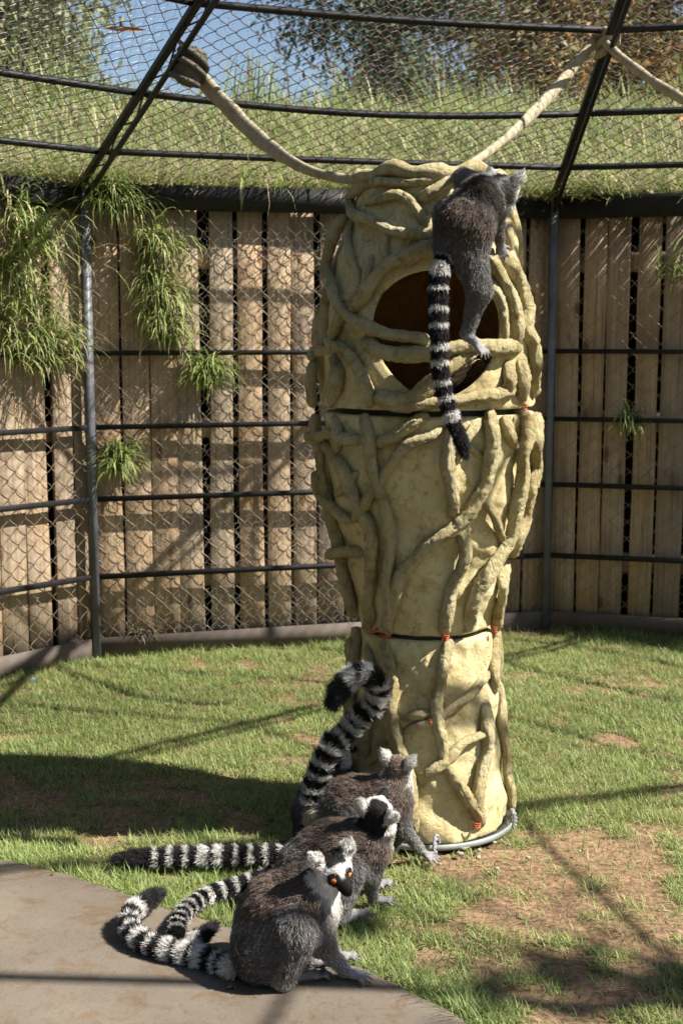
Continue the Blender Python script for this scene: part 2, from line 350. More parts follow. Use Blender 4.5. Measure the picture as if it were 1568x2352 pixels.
# ------------------------------------------------------------------ grass blades
def blades(P, H, W, lean, az, droop, col, segs=2, tipcol=None):
    """many tapering bent blades as one strip mesh: arrays of n"""
    n = len(P); d = np.c_[np.cos(az), np.sin(az), np.zeros(n)]; s = np.c_[-np.sin(az), np.cos(az), np.zeros(n)]
    V = []; C = []
    pos = P.copy(); ang = lean.copy()
    wprof = [1.0, .85, .62, .4, .2]
    for k in range(segs):
        w = (W * (1 - (k / segs) ** 1.6))[:, None]
        V += [pos - s * w, pos + s * w]; cc = col if tipcol is None else col + (tipcol - col) * (k / segs); C += [cc, cc]
        step = (H / segs)[:, None]
        pos = pos + step * (d * np.sin(ang)[:, None] + np.array([0, 0, 1]) * np.cos(ang)[:, None])
        ang = ang + droop / segs
    V.append(pos); C.append(col if tipcol is None else tipcol)
    m = 2 * segs + 1
    V = np.stack(V, 1).reshape(-1, 3); C = np.stack(C, 1).reshape(-1, 3)
    b = np.arange(n) * m
    Q = np.vstack([np.stack([b + 2 * k, b + 2 * k + 1, b + 2 * k + 3, b + 2 * k + 2], -1) for k in range(segs - 1)]) if segs > 1 else None
    T = np.stack([b + 2 * segs - 2, b + 2 * segs - 1, b + 2 * segs], -1)
    return V, Q, T, C
def grass_cols(n, dry=.25):
    g1 = np.array([.14, .205, .055]); g2 = np.array([.385, .47, .165]); st = np.array([.5, .44, .24])
    t = rng.random(n)[:, None]; c = g1 + (g2 - g1) * t
    isd = rng.random(n) < dry; c[isd] = st * (.6 + .6 * rng.random(isd.sum()))[:, None]
    return c, isd
def build_lawn(nb=300000):
    y = 2.2 + 4.2 * rng.random(nb * 3) ** 1.15; x = (rng.random(nb * 3) - .5) * 2 * (.32 * y + .55)
    p = np.c_[x, y]
    r = np.hypot(x - CEN[0], y - CEN[1]); ang = (np.arctan2(y - CEN[1], x - CEN[0]) - A0) % math.radians(30) - math.radians(15)
    ok = (r * np.cos(ang) < RAD * math.cos(math.radians(15)) - .0) & ~on_slab(x, y) & (np.hypot(x - .245, y - 3.71) > .25)
    m = lawn_mask(x, y); ok &= rng.random(len(x)) < np.clip((m - .2) * 1.9, .13, 1) ** 1.3
    p = p[ok][:nb]; m = m[ok][:nb]; n = len(p)
    c, dry = grass_cols(n, .3)
    patch = fbm(p[:, 0] * 1.6 + 11, p[:, 1] * 1.6)[:, None]
    c = c * (.75 + .5 * patch); yel = np.clip((fbm(p[:, 0] * 3 + 2, p[:, 1] * 3 + 5) - .45) * 2.2, 0, 1)[:, None]; c = c * (1 - yel * .5) + np.array([.40, .39, .16]) * yel * .5
    near_slab = np.exp(-np.clip(p[:, 1] - np.interp(p[:, 0], EDGE[:, 0], EDGE[:, 1]), 0, 9) / .12)
    H = (.018 + .03 * rng.random(n)) * (.7 + .6 * fbm(p[:, 0] * 5, p[:, 1] * 5 + 4)) * (1 + .9 * near_slab * (p[:, 0] < .6))
    H[dry] *= 1.1
    wd = RAD * math.cos(math.radians(15)) - np.hypot(p[:, 0] - CEN[0], p[:, 1] - CEN[1]) * np.cos((np.arctan2(p[:, 1] - CEN[1], p[:, 0] - CEN[0]) - A0) % math.radians(30) - math.radians(15))
    H *= 1 + 1.6 * np.exp(-np.clip(wd, 0, 9) / .10) * (.35 + .65 * (p[:, 0] > .6)) * rng.random(n)
    lean = .3 + .9 * rng.random(n); lean[dry] = 1.0 + .5 * rng.random(dry.sum())
    W = .0009 + .0011 * rng.random(n)
    P = np.c_[p, soil_h(p[:, 0], p[:, 1]) - .002]
    V, Q, T, C = blades(P, H, W, lean, rng.random(n) * 6.283, .3 + .9 * rng.random(n), c, 2)
    o = mesh_np('lawn_grass', V, T, Q, smooth=True, cols=C, mat=M_GRASS); tag(o, 'short sunlit lawn grass with worn patches', 'grass', kind='stuff')
build_lawn()

# ------------------------------------------------------------------ hillside behind the fence
def bank_z(x, y):
    d = np.hypot(x - CEN[0], y - CEN[1]) - (RAD + .0)
    d = np.maximum(d, 0); return 2.03 + .30 * np.minimum(d, 2.8) + .03 * np.clip(d - 2.6, 0, 14) + .12 * (fbm(x * 1.1, y * 1.1) - .5) * np.clip(d, 0, 1)
def build_bank():
    na, nr = 140, 60; A = np.linspace(A0 - 1.15, A0 + 1.7, na); R = RAD - .02 + np.linspace(0, 1, nr) ** 2 * 34
    AA, RR = np.meshgrid(A, R, indexing='ij'); X = CEN[0] + RR * np.cos(AA); Y = CEN[1] + RR * np.sin(AA); Z = bank_z(X, Y)
    V = np.stack([X, Y, Z], -1).reshape(-1, 3)
    low = np.stack([CEN[0] + (RAD + .16) * np.cos(A), CEN[1] + (RAD + .16) * np.sin(A), np.full(na, -.05)], -1)
    n0 = len(V); V = np.vstack([V, low, low + np.array([0, 0, 2.06])])
    i, j = np.meshgrid(np.arange(na - 1), np.arange(nr - 1), indexing='ij'); Q = np.stack([i * nr + j, i * nr + j + 1, (i + 1) * nr + j + 1, (i + 1) * nr + j], -1).reshape(-1, 4)
    k = np.arange(na - 1); Q2 = np.vstack([np.stack([n0 + k, n0 + na + k, n0 + na + k + 1, n0 + k + 1], -1), np.stack([n0 + na + k, k * nr, (k + 1) * nr, n0 + na + k + 1], -1)])
    nn = fbm(V[:, 0] * 2, V[:, 1] * 2)[:, None]; C = np.array([.10, .10, .04]) * (.6 + .8 * nn); C[n0:] = (.05, .035, .025)
    o = mesh_np('hillside', V, F4=np.vstack([Q, Q2]), cols=C, mat=M_SOIL); tag(o, 'steep grassy earth bank rising behind the plank fence', 'bank', kind='structure')
build_bank()
def sector_pts(n, r0, r1, a0, a1, p=1.0):
    a = a0 + (a1 - a0) * rng.random(n); r = r0 + (r1 - r0) * rng.random(n) ** p
    return CEN[0] + r * np.cos(a), CEN[1] + r * np.sin(a), a
def bank_cols(n, dry):
    g1 = np.array([.13, .18, .05]); g2 = np.array([.37, .435, .155]); st = np.array([.52, .46, .27])
    c = g1 + (g2 - g1) * rng.random(n)[:, None]; d = rng.random(n) < dry; c[d] = st * (.5 + .7 * rng.random(d.sum()))[:, None]; return c
def build_bank_grass():
    mb = MB(); a0, a1 = A0 - .62, A0 + 1.12
    # upright grass over the slope
    n = 30000; x, y, a = sector_pts(n, RAD + .2, RAD + 4.6, a0, a1, 1.1); z = bank_z(x, y)
    H = .10 + .24 * rng.random(n) ** 1.5; H *= .6 + .9 * fbm(x * 1.5, y * 1.5)
    V, Q, T, C = blades(np.c_[x, y, z - .02], H, .003 + .004 * rng.random(n), .2 + .9 * rng.random(n), rng.random(n) * 6.283, .4 + 1.6 * rng.random(n), bank_cols(n, .3), 4); mb.add(V, Q, T, C)
    # tall clumps
    for k in range(40):
        x0, y0, _ = sector_pts(1, RAD + 1.2, RAD + 4.6, a0, a1, .8); m = 60
        x = x0 + rng.normal(0, .10, m); y = y0 + rng.normal(0, .10, m); H = .22 + .34 * rng.random(m) + .3 * (k % 4 == 0) * rng.random(m)
        V, Q, T, C = blades(np.c_[x, y, bank_z(x, y) - .03], H, .005 + .005 * rng.random(m), .03 + .3 * rng.random(m), rng.random(m) * 6.283, .3 + .9 * rng.random(m), bank_cols(m, .12) * 1.05, 4); mb.add(V, Q, T, C)
    # matted grass at the lip that falls over the fence top
    n = 20000; x, y, a = sector_pts(n, RAD - .06, RAD + .5, a0, a1); z = bank_z(x, y) + .01 + .06 * rng.random(n)
    V, Q, T, C = blades(np.c_[x, y, z - .02], .08 + .20 * rng.random(n) ** 1.4, .0022 + .003 * rng.random(n), .9 + .6 * rng.random(n), a + math.pi + rng.normal(0, .9, n), .1 + .8 * rng.random(n), bank_cols(n, .5), 4); mb.add(V, Q, T, C)
    o = mb.build('bank_grass', M_GRASS); tag(o, 'long green and straw coloured grass covering the bank', 'grass', kind='stuff')
build_bank_grass()

# ------------------------------------------------------------------ plank fence
def plank_mesh(w, h, seed):
    r = random.Random(seed); mb = MB(); n = 6
    zs = np.linspace(0, h, n); th = .009
    wl = [w / 2 + r.uniform(-.003, .003) for _ in zs]; wr = [w / 2 + r.uniform(-.003, .003) for _ in zs]
    V = []; 
    for k, z in enumerate(zs):
        e = .002
        V += [(-wl[k] + e, -th, z), (wr[k] - e, -th, z), (wr[k], -th + e, z), (wr[k], th, z), (-wl[k], th, z), (-wl[k], -th + e, z)]
    Q = []
    for k in range(n - 1):
        for j in range(6): Q.append((k * 6 + j, k * 6 + (j + 1) % 6, k * 6 + 6 + (j + 1) % 6, k * 6 + 6 + j))
    Q += [(5, 4, 3, 0)] ; T = [(0, 3, 2), (0, 2, 1)]
    b = (n - 1) * 6; Q += [(b, b + 3, b + 4, b + 5)]; T += [(b, b + 2, b + 3), (b, b + 1, b + 2)]
    mb.add(V, Q, T); o = mb.build('plank', M_WOOD, smooth=False); me = o.data; bpy.data.objects.remove(o); return me
fence = empty('plank_fence', tuple(vert(0) * .5 + vert(1) * .5)); tag(fence, 'weathered brown timber plank fence standing behind the wire mesh', 'fence')
PM = [plank_mesh(.098 + .006 * k, 1.96 + .01 * k, k) for k in range(5)]
FP = Vector(fence.location)
for pn in (-1, 0, 1):                       # panel between vert(pn) and vert(pn+1)
    a, b = vert(pn + 1), vert(pn); d = b - a; L = np.linalg.norm(d); d /= L; out = np.array([-d[1], d[0], 0])
    if np.dot(out, a - CEN) < 0: out = -out
    x = .02
    while x < L - .04:
        k = random.randrange(5); w = .098 + .006 * k; gap = random.choice([.004, .008, .012, .016, .022, .03]) + (.003 if pn == -1 else 0)
        o = bpy.data.objects.new('plank', PM[k]); COL.objects.link(o); o.parent = fence
        p = a + d * (x + w / 2) + out * (.062 + random.uniform(-.004, .006))
        o.location = Vector(p) - FP; o.location.z = random.uniform(-.02, .0)
        o.rotation_euler = (random.uniform(-.004, .004), random.uniform(-.006, .006), math.atan2(d[1], d[0]) + random.uniform(-.03, .03))
        if random.random() < .5: o.scale.x = -1
        x += w + gap
    for z in (.32, 1.0, 1.75):
        mb = MB(); mb.box((a + b) / 2 + out * .103 + np.array([0, 0, z]), d * L * .5, out * .022, (0, 0, .045)); c = mb.build('back_rail', M_WOOD, smooth=False); c.location = -FP; c.parent = fence

# ------------------------------------------------------------------ wire cage
cage = empty('wire_cage', (CEN[0], CEN[1], 0)); tag(cage, 'twelve-sided steel cage of posts, rails, roof trusses and rusty wire mesh', 'cage')
CC = Vector((CEN[0], CEN[1], 0))
def cpart(mb, name, mat, parent=cage, smooth=False, kind=None):
    o = mb.build(name, mat, None, smooth); o.parent = parent; 
    o.location = -CC
    if kind: o['kind'] = kind
    return o
def barp(mb, a, b, hw, hh, up=(0, 0, 1)):
    a, b = np.asarray(a, float), np.asarray(b, float); d = b - a; L = np.linalg.norm(d); d /= L; up = np.asarray(up, float); s = np.cross(d, up); s /= np.linalg.norm(s); u = np.cross(s, d)
    mb.box((a + b) / 2, d * L / 2, s * hw, u * hh)
RAIL_Z = [.355, .70, 1.015, 1.335]
for k in range(12):
    kk = k if k < 6 else k - 12
    if kk in (-5, -6, 5, 6, -4, 4): pass
    p = vert(kk); o_ = (p - CEN); o_[2] = 0; o_ /= np.linalg.norm(o_); s_ = np.array([-o_[1], o_[0], 0])
    mb = MB(); mb.box(p + np.array([0, 0, WALL_H / 2]), o_ * .018, s_ * .017, (0, 0, WALL_H / 2)); cpart(mb, 'post', M_POST)
    q = vert(kk - 1); e = q - p; L = np.linalg.norm(e); e /= L; i0, i1 = p + e * .018, q - e * .018
    for z in RAIL_Z + [2.0]:
        mb = MB(); barp(mb, i0 + np.array([0, 0, z]), i1 + np.array([0, 0, z]), .012, .011 if z < 1.9 else .052); cpart(mb, 'rail', M_STEEL)  # top rail made taller to darken and shade the plank tops
    mb = MB(); barp(mb, i0 + np.array([0, 0, .035]), i1 + np.array([0, 0, .035]), .006, .045); cpart(mb, 'kick_plate', M_RUST)
    # truss rib: two bars with a zigzag rod
    T0, T1 = -.05, RAD - .15
    up = np.array([-o_[0] * ROOF_S, -o_[1] * ROOF_S, -1]) * -1; up = np.array([o_[0] * ROOF_S, o_[1] * ROOF_S, 1]); up /= np.linalg.norm(up)
    ra, rb = roofpt(kk, T0), roofpt(kk, T1)
    mb = MB(); barp(mb, ra, rb, .0125, .0125); rib = cpart(mb, 'roof_rib', M_STEEL)
    mb = MB(); barp(mb, ra - up * .075 + s_ * .0, rb - up * .075, .008, .008); low = cpart(mb, 'lower_chord', M_STEEL, rib); low.location = (0, 0, 0)
    mb = MB(); m = 26; pts = [ra + (rb - ra) * (j / m) - up * (.0 if j % 2 else .072) for j in range(m + 1)]
    mb.tube(pts, .004, 5, ref=s_); zz = cpart(mb, 'lacing_rod', M_STEEL, rib); zz.location = (0, 0, 0)
    for t, sag in ((.20, .004), (.62, .04), (1.16, .012), (1.8, .01), (2.5, .01), (3.2, .01)):
        a, b = roofpt(kk, t), roofpt(kk - 1, t); n = 12; f = np.linspace(0, 1, n)[:, None]
        pts = a + (b - a) * f; pts[:, 2] -= (sag if kk in (1,) else .004) * np.sin(math.pi * f[:, 0]); pts[:, 2] += .018
        mb = MB(); mb.tube(pts, .014, 4, ref=(0, 0, 1)); cpart(mb, 'roof_rail', M_STEEL)
def chain(mb, org, ax, ay, nrm, w, h, cell=.041, r=.0016, trap=None, sides=3, x0=0.0):
    """flattened helix wires running along ay; trap(y)->(xmin,xmax)"""
    nw = int(w / cell) + 1; A = cell * .53
    for i in range(-1, nw + 1):
        per = cell * 1.95; n = int(h / per * 8); t = np.arange(n + 1) / 8.0
        ph = (t + .5 * (i % 2)) % 1.0; tri = np.where(ph < .5, ph * 4 - 1, 3 - ph * 4); tri = np.sin(tri * math.pi / 2) * .35 + tri * .65
        x = x0 + i * cell + A * tri; y = t * per; dep = .0055 * np.where(ph < .5, 1, -1) * np.sqrt(np.clip(1 - tri ** 2, 0, 1))
        x = x + .004 * np.sin(y * 5 + i) ; dep = dep + .006 * np.sin(y * 3.1 + i * .45)
        lo, hi = (np.zeros_like(y), np.full_like(y, w)) if trap is None else trap(y)
        ok = (x > lo) & (x < hi) & (y < h); P = org + ax * x[:, None] + ay * y[:, None] + nrm * dep[:, None]
        run = np.flatnonzero(ok)
        if len(run) < 3: continue
        for seg in np.split(run, np.flatnonzero(np.diff(run) > 1) + 1):
            if len(seg) > 2: mb.tube(P[seg], r, sides, cap=False, ref=nrm)
def chicken(mb, org, ax, ay, nrm, w, h, cell=.042, r=.0005, trap=None):
    nx = int(w / cell); ny = int(h / (cell * .86)); dy = cell * .86
    for j in range(ny):
        pts = []
        for i in range(nx * 2 + 1):
            x = i * cell / 2; up_ = (i + j) % 2
            pts.append((x, j * dy + (.14 if up_ else -.14) * cell * 1.6 + .004 * math.sin(i * 1.7 + j)))
        pts = np.array(pts); lo, hi = (0, w) if trap is None else trap(np.array([j * dy])); ok = (pts[:, 0] > np.min(lo)) & (pts[:, 0] < np.max(hi)); pts = pts[ok]
        if len(pts) < 3: continue
        P = org + ax * pts[:, :1] + ay * pts[:, 1:] + nrm * (.004 * np.sin(pts[:, :1] * 9 + j)); mb.tube(P, r, 3, cap=False, ref=nrm)
        q = [k for k in range(len(pts)) if pts[k, 1] > j * dy]
        for k in q:
            a = P[k]; b = a + ay * (dy - .28 * cell * 1.6)
            mb.tube([a, b], r, 3, cap=False, ref=nrm)
for pn in (-1, 0, 1):
    a, b = vert(pn + 1), vert(pn); d = b - a; L = np.linalg.norm(d); d /= L; out = np.array([-d[1], d[0], 0])
    if np.dot(out, a - CEN) < 0: out = -out
    mb = MB(); chain(mb, a + out * .014 + np.array([0, 0, .05]), d, np.array([0, 0, 1.]), out, L, 1.95, x0=.01 * pn); cpart(mb, 'wall_mesh', M_WIRE, kind='stuff')
    if pn == 0:
        mb = MB(); chicken(mb, a + out * .022 + np.array([0, 0, .06]), d, np.array([0, 0, 1.]), out, L, 1.9); cpart(mb, 'fine_wall_mesh', M_HEX, kind='stuff')
    # roof sector
    ra, rb = roofpt(pn + 1, 0), roofpt(pn, 0); mid = (ra + rb) / 2; ain = np.array([CEN[0] - mid[0], CEN[1] - mid[1], 0]); ap = np.linalg.norm(ain); ain /= ap
    s2 = ROOF_S * RAD / ap; ay = ain + np.array([0, 0, s2]); k2 = np.linalg.norm(ay); ay /= k2; nr = np.cross(d, ay)
    if nr[2] < 0: nr = -nr
    HT = 2.3
    def trap(y, L=L, ap=ap, k2=k2): f = (y / k2) / ap * L / 2; return f, L - f
    mb = MB(); chain(mb, ra + nr * .03, d, ay, nr, L, HT, r=.0019, trap=trap, x0=.013); cpart(mb, 'roof_mesh', M_RWIRE, kind='stuff')
    mb = MB(); chicken(mb, ra + nr * .045, d, ay, nr, L, HT, trap=trap, r=.0007); cpart(mb, 'fine_roof_mesh', M_HEX, kind='stuff')

# ------------------------------------------------------------------ signed distance bodies
def surface_nets(D, org, h):
    S = D < 0; nx, ny, nz = D.shape
    off = [(a, b, c) for a in (0, 1) for b in (0, 1) for c in (0, 1)]
    cs = lambda A, o: A[o[0]:nx - 1 + o[0], o[1]:ny - 1 + o[1], o[2]:nz - 1 + o[2]]
    cnt = sum(cs(S, o).astype(np.int8) for o in off); act = (cnt > 0) & (cnt < 8)
    I = np.argwhere(act); idm = np.full(act.shape, -1, np.int32); idm[act] = np.arange(len(I))
    vals = np.stack([D[I[:, 0] + o[0], I[:, 1] + o[1], I[:, 2] + o[2]] for o in off], 1)
    acc = np.zeros((len(I), 3)); num = np.zeros(len(I)); O = np.array(off, float)
    for a in range(8):
        for b in range(a + 1, 8):
            if np.abs(O[a] - O[b]).sum() != 1: continue
            va, vb = vals[:, a], vals[:, b]; m = (va < 0) != (vb < 0); t = np.where(m, va / np.where(m, va - vb, 1), 0)
            acc[m] += (O[a] + (O[b] - O[a]) * t[:, None])[m]; num[m] += 1
    V = org + h * (I + acc / num[:, None]); Q = []
    for ax in range(3):
        sl = [slice(None)] * 3; sl2 = [slice(None)] * 3; sl[ax] = slice(0, -1); sl2[ax] = slice(1, None)
        a, b = S[tuple(sl)], S[tuple(sl2)]; E = np.argwhere(a != b); o1, o2 = [(1, 2), (2, 0), (0, 1)][ax]
        ok = (E[:, o1] > 0) & (E[:, o2] > 0) & (E[:, o1] < D.shape[o1] - 1) & (E[:, o2] < D.shape[o2] - 1); E = E[ok]
        fl = a[tuple(E.T)]
        def cell(d1, d2):
            c = E.copy(); c[:, o1] -= d1; c[:, o2] -= d2; return idm[tuple(c.T)]
        q = np.stack([cell(1, 1), cell(0, 1), cell(0, 0), cell(1, 0)], 1); q[~fl] = q[~fl][:, ::-1]; Q.append(q)
    return V, np.vstack(Q)

# ------------------------------------------------------------------ climbing tower
TX, TY = .245, 3.71
_pz = np.array([0, .1, .30, .50, .585, .62, .75, .86, 1.0, 1.12, 1.21, 1.3, 1.4, 1.52, 1.62, 1.70, 1.77, 1.83, 1.86])
_pr = np.array([.258, .247, .226, .208, .203, .208, .236, .262, .292, .308, .308, .304, .304, .288, .268, .243, .222, .208, .19])
_pr = _pr - .006
def Rt(z): return np.interp(z, _pz, _pr)
def on_tower(u, v, lift=0.0):
    """where the sight line meets the tower's skin (or passes nearest to it)"""
    d = ray(u, v); best = None
    for y in np.arange(TY - .42, TY + .03, .004):
        p = CAMP + d * (y / d[1]); g = math.hypot(p[0] - TX, p[1] - TY) - (Rt(p[2]) + lift)
        if g < 0: return p
        if best is None or g < best[0]: best = (g, p)
    return best[1]
tower = empty('climbing_tower', (TX, TY, 0)); tag(tower, 'cream cement climbing tower wrapped in sculpted vines with a round den hole', 'tower')
TO = Vector((TX, TY, 0))
def tpart(mbo, name, mat, parent=tower):
    o = mbo.build(name, mat) if isinstance(mbo, MB) else mbo
    o.parent = parent; o.location = -TO if parent is tower else (0, 0, 0); return o
def lump(X, Y, Z): return .006 * np.sin(X * 31 + 1.3 * np.sin(Z * 17)) * np.sin(Y * 27 + Z * 9) + .004 * np.sin(Z * 43 + X * 22) + .0025 * np.sin(X * 90 + Z * 71) * np.sin(Y * 83 - Z * 40)
def section(name, z0, z1, hole=False):
    h = .0075; xs = np.arange(TX - .36, TX + .36, h); ys = np.arange(TY - .36, TY + .36, h); zs = np.arange(z0 - .03, z1 + .05, h)
    X, Y, Z = np.meshgrid(xs, ys, zs, indexing='ij'); r = np.hypot(X - TX, Y - TY)
    d = (r - (Rt(Z) - .008) - lump(X, Y, Z)) * .95
    edge = .004 * np.sin(np.arctan2(Y - TY, X - TX) * 5) + .002 * np.sin(np.arctan2(Y - TY, X - TX) * 13)
    D = np.maximum(d, np.maximum(z0 - Z, Z - z1 - (edge * 2 if z1 > 1.5 else 0)))
    if hole:
        inner = np.maximum(r - (Rt(Z) - .03), np.maximum(z0 + .02 - Z, Z - (z1 - .04)))
        D = np.maximum(D, -inner)
        hz = 1.428; hr = .166 + .006 * np.sin(np.arctan2(Z - hz, X - TX) * 3)
        cyl = np.maximum(np.hypot(X - (TX + .006), Z - hz) - hr, Y - TY); D = np.maximum(D, -cyl)
    V, Q = surface_nets(D, np.array([xs[0], ys[0], zs[0]]), h)
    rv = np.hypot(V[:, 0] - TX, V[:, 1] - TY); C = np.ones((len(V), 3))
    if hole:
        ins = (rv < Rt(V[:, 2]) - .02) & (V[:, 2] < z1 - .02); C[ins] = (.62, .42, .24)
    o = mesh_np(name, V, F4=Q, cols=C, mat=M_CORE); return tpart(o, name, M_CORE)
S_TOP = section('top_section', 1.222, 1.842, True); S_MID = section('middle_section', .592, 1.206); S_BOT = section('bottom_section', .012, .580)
# dark rings set between the sections, standing in for the shaded gaps
for z, r in ((1.214, .268), (.586, .174)):
    mb = MB(); th = np.linspace(0, 2 * math.pi, 49)[:-1]; V = [(TX + rr * math.cos(t), TY + rr * math.sin(t), zz) for zz, rr in ((z - .012, r), (z + .012, r)) for t in th]
    mb.add(V, [(k, (k + 1) % 48, 48 + (k + 1) % 48, 48 + k) for k in range(48)]); tpart(mb, 'seam_ring', M_STEEL)
def vine(parent, pts, r, taper=True):
    P = []
    for q_, (u, v) in enumerate(pts): P.append(on_tower(u, v, .65 * r if 0 < q_ < len(pts) - 1 else -.6 * r))
    P = spline(np.array(P), .0045); n = len(P); sides = 18
    P = P + .0022 * np.c_[np.sin(np.arange(n) * .2 + r * 900), np.sin(np.arange(n) * .16 + 1), np.sin(np.arange(n) * .18 + 2)]
    k = np.arange(n)[:, None]; j = np.arange(sides)[None, :]
    seed = rng.random() * 20
    jx = .5 + 4.5 * np.cos(j * 2 * math.pi / sides); jy = 4.5 * np.sin(j * 2 * math.pi / sides)
    f1 = fbm(k * .10 + jx * .35 + seed, jy * .8 + k * .02 + seed); f2 = noise2(k * .33 + jx + seed * 3, jy * 1.6 + seed)
    jit = 1 + .09 * np.sin(k * .13 + seed) + .55 * (f1 - .5) + .30 * (f2 - .5) - .26 * np.clip((f2 - .68) * 7, 0, 1) + .10 * (rng.random((n, sides)) - .5)
    rr = np.full(n, r); 
    if taper:
        e = np.minimum(np.arange(n), np.arange(n)[::-1]) / 5.0; rr = r * np.clip(.5 + .5 * np.sqrt(np.clip(e, 0, 1)), .5, 1)
    mb = MB(); mb.tube(P, rr, sides, jit=jit, col=(1, 1, 1)); return tpart(mb, 'vine', M_VINE, parent)
c5 = lambda x, y: (679.7 + .3866 * x, 367.4 + .3866 * y)
c6 = lambda x, y: (679.7 + .3866 * x, 918.5 + .3866 * y)
c7 = lambda x, y: (679.7 + .3866 * x, 1432.9 + .3866 * y)
TOPV = [([(450, 125), (370, 160), (320, 230), (330, 300), (430, 360), (560, 410), (700, 450), (800, 470)], 33),
 ([(420, 260), (500, 220), (600, 205), (680, 250), (720, 310), (790, 390)], 30), ([(720, 250), (800, 190), (900, 125), (960, 95)], 36),
 ([(370, 150), (480, 130), (620, 132), (780, 125), (930, 95)], 26),
 ([(290, 330), (230, 430), (185, 560), (178, 640), (205, 740), (235, 830), (330, 940), (470, 1010), (620, 1040), (740, 1065), (800, 1095)], 38),
 ([(330, 370), (300, 480), (330, 600), (370, 700), (350, 800), (280, 830)], 26), ([(460, 570), (420, 650), (400, 740), (350, 820)], 28),
 ([(330, 920), (400, 800), (480, 690), (560, 610), (680, 560), (830, 520), (960, 520), (1060, 570)], 44),
 ([(400, 1080), (500, 1130), (620, 1160), (760, 1150), (880, 1130), (1010, 1110), (1130, 1110), (1250, 1110), (1310, 1130)], 46),
 ([(1020, 1140), (930, 1210), (850, 1290), (760, 1370), (680, 1420), (560, 1420), (470, 1400)], 46),
 ([(185, 1070), (270, 1120), (350, 1190), (390, 1290), (430, 1400), (440, 1470)], 36), ([(80, 1190), (130, 1135), (220, 1130)], 40),
 ([(100, 1200), (90, 1350), (95, 1470)], 38), ([(230, 1160), (240, 1300), (220, 1470)], 46), ([(165, 870), (130, 1000), (120, 1120)], 38),
 ([(480, 1440), (620, 1460), (780, 1450), (900, 1440), (1050, 1410), (1200, 1390), (1290, 1360)], 36),
 ([(1130, 700), (1190, 780), (1230, 880), (1250, 1000), (1240, 1080)], 28),
 ([(1200, 530), (1280, 640), (1340, 740), (1375, 880), (1370, 1000), (1410, 1100), (1420, 1250), (1400, 1400)], 44),
 ([(1100, 520), (1160, 600), (1220, 700), (1290, 820), (1310, 960), (1300, 1100)], 42), ([(1240, 300), (1255, 430), (1265, 540)], 36),
 ([(1260, 1200), (1270, 1300), (1240, 1390)], 42), ([(1330, 1150), (1350, 1300), (1330, 1440)], 42), ([(300, 840), (250, 950), (220, 1060)], 34),
 ([(560, 420), (520, 520), (540, 600)], 24), ([(930, 95), (1050, 110), (1180, 150), (1240, 250)], 28)]
MIDV = [([(45, 220), (120, 215), (220, 205), (300, 230), (400, 240)], 34), ([(410, 90), (430, 200), (440, 330), (460, 430), (500, 560), (540, 700), (560, 830), (550, 960), (545, 1100), (550, 1240), (550, 1395)], 40),
 ([(870, 170), (800, 215), (700, 250), (610, 320), (540, 420), (470, 520), (400, 630), (350, 710)], 32), ([(105, 430), (130, 540), (200, 630), (280, 690), (350, 710)], 34),
 ([(480, 270), (580, 210), (690, 140), (790, 95)], 40), ([(180, 260), (270, 400), (320, 520), (370, 640), (430, 750), (450, 900), (440, 1050), (430, 1200), (440, 1380)], 42),
 ([(180, 930), (270, 900), (400, 910)], 38), ([(550, 1330), (590, 1160), (640, 1020), (740, 900), (860, 820), (960, 740), (1050, 650), (1110, 530), (1150, 420), (1170, 280), (1160, 150), (1160, 60)], 42),
 ([(960, 80), (920, 200), (900, 330), (920, 470), (930, 620), (930, 690)], 42), ([(980, 760), (1010, 880), (980, 1000), (930, 1130), (890, 1280), (880, 1400)], 40),
 ([(1230, 100), (1270, 200), (1310, 290)], 32), ([(1345, 70), (1375, 200), (1350, 350), (1340, 480), (1320, 620), (1290, 750), (1260, 850), (1190, 960), (1110, 1080), (1060, 1200), (1010, 1370)], 46),
 ([(1435, 90), (1425, 250), (1430, 380), (1400, 520), (1365, 680), (1325, 820), (1275, 930)], 42), ([(1110, 600), (1170, 680), (1210, 780), (1220, 860)], 30),
 ([(1250, 980), (1230, 1100), (1210, 1250), (1185, 1360)], 38), ([(110, 90), (130, 280), (150, 440), (180, 600), (220, 760), (255, 930), (300, 1120), (330, 1290)], 38),
 ([(240, 570), (300, 500), (380, 430)], 26), ([(1030, 270), (1110, 340)], 24), ([(1090, 130), (1010, 230), (960, 380)], 30), ([(230, 90), (250, 200), (240, 330)], 34)]
BOTV = [([(530, 90), (560, 250), (570, 400), (570, 550), (600, 700), (640, 790), (670, 900), (690, 1100), (700, 1240)], 38), ([(910, 90), (880, 250), (850, 400), (840, 520), (860, 680), (890, 820), (960, 950), (1030, 1050), (1090, 1130), (1090, 1200)], 36),
 ([(640, 650), (740, 600), (860, 550), (960, 480), (1080, 370), (1160, 280)], 28), ([(630, 570), (720, 540), (800, 525)], 28), ([(690, 970), (800, 880), (900, 810), (980, 720), (1080, 670), (1120, 640)], 34),
 ([(1120, 450), (1130, 600), (1140, 750), (1100, 900), (1080, 1050), (1090, 1200)], 42), ([(1185, 90), (1180, 300), (1170, 420)], 34), ([(1210, 350), (1230, 600), (1250, 800), (1270, 1000), (1280, 1110)], 30),
 ([(320, 90), (330, 250), (320, 500), (315, 800), (310, 1100)], 38), ([(420, 840), (480, 760), (540, 700)], 28), ([(430, 100), (440, 300), (430, 520), (410, 800)], 30)]
for vs, cf, par in ((TOPV, c5, S_TOP), (MIDV, c6, S_MID), (BOTV, c7, S_BOT)):
    for pts, r in vs: vine(par, [cf(*p) for p in pts], r * .3866 / 865)
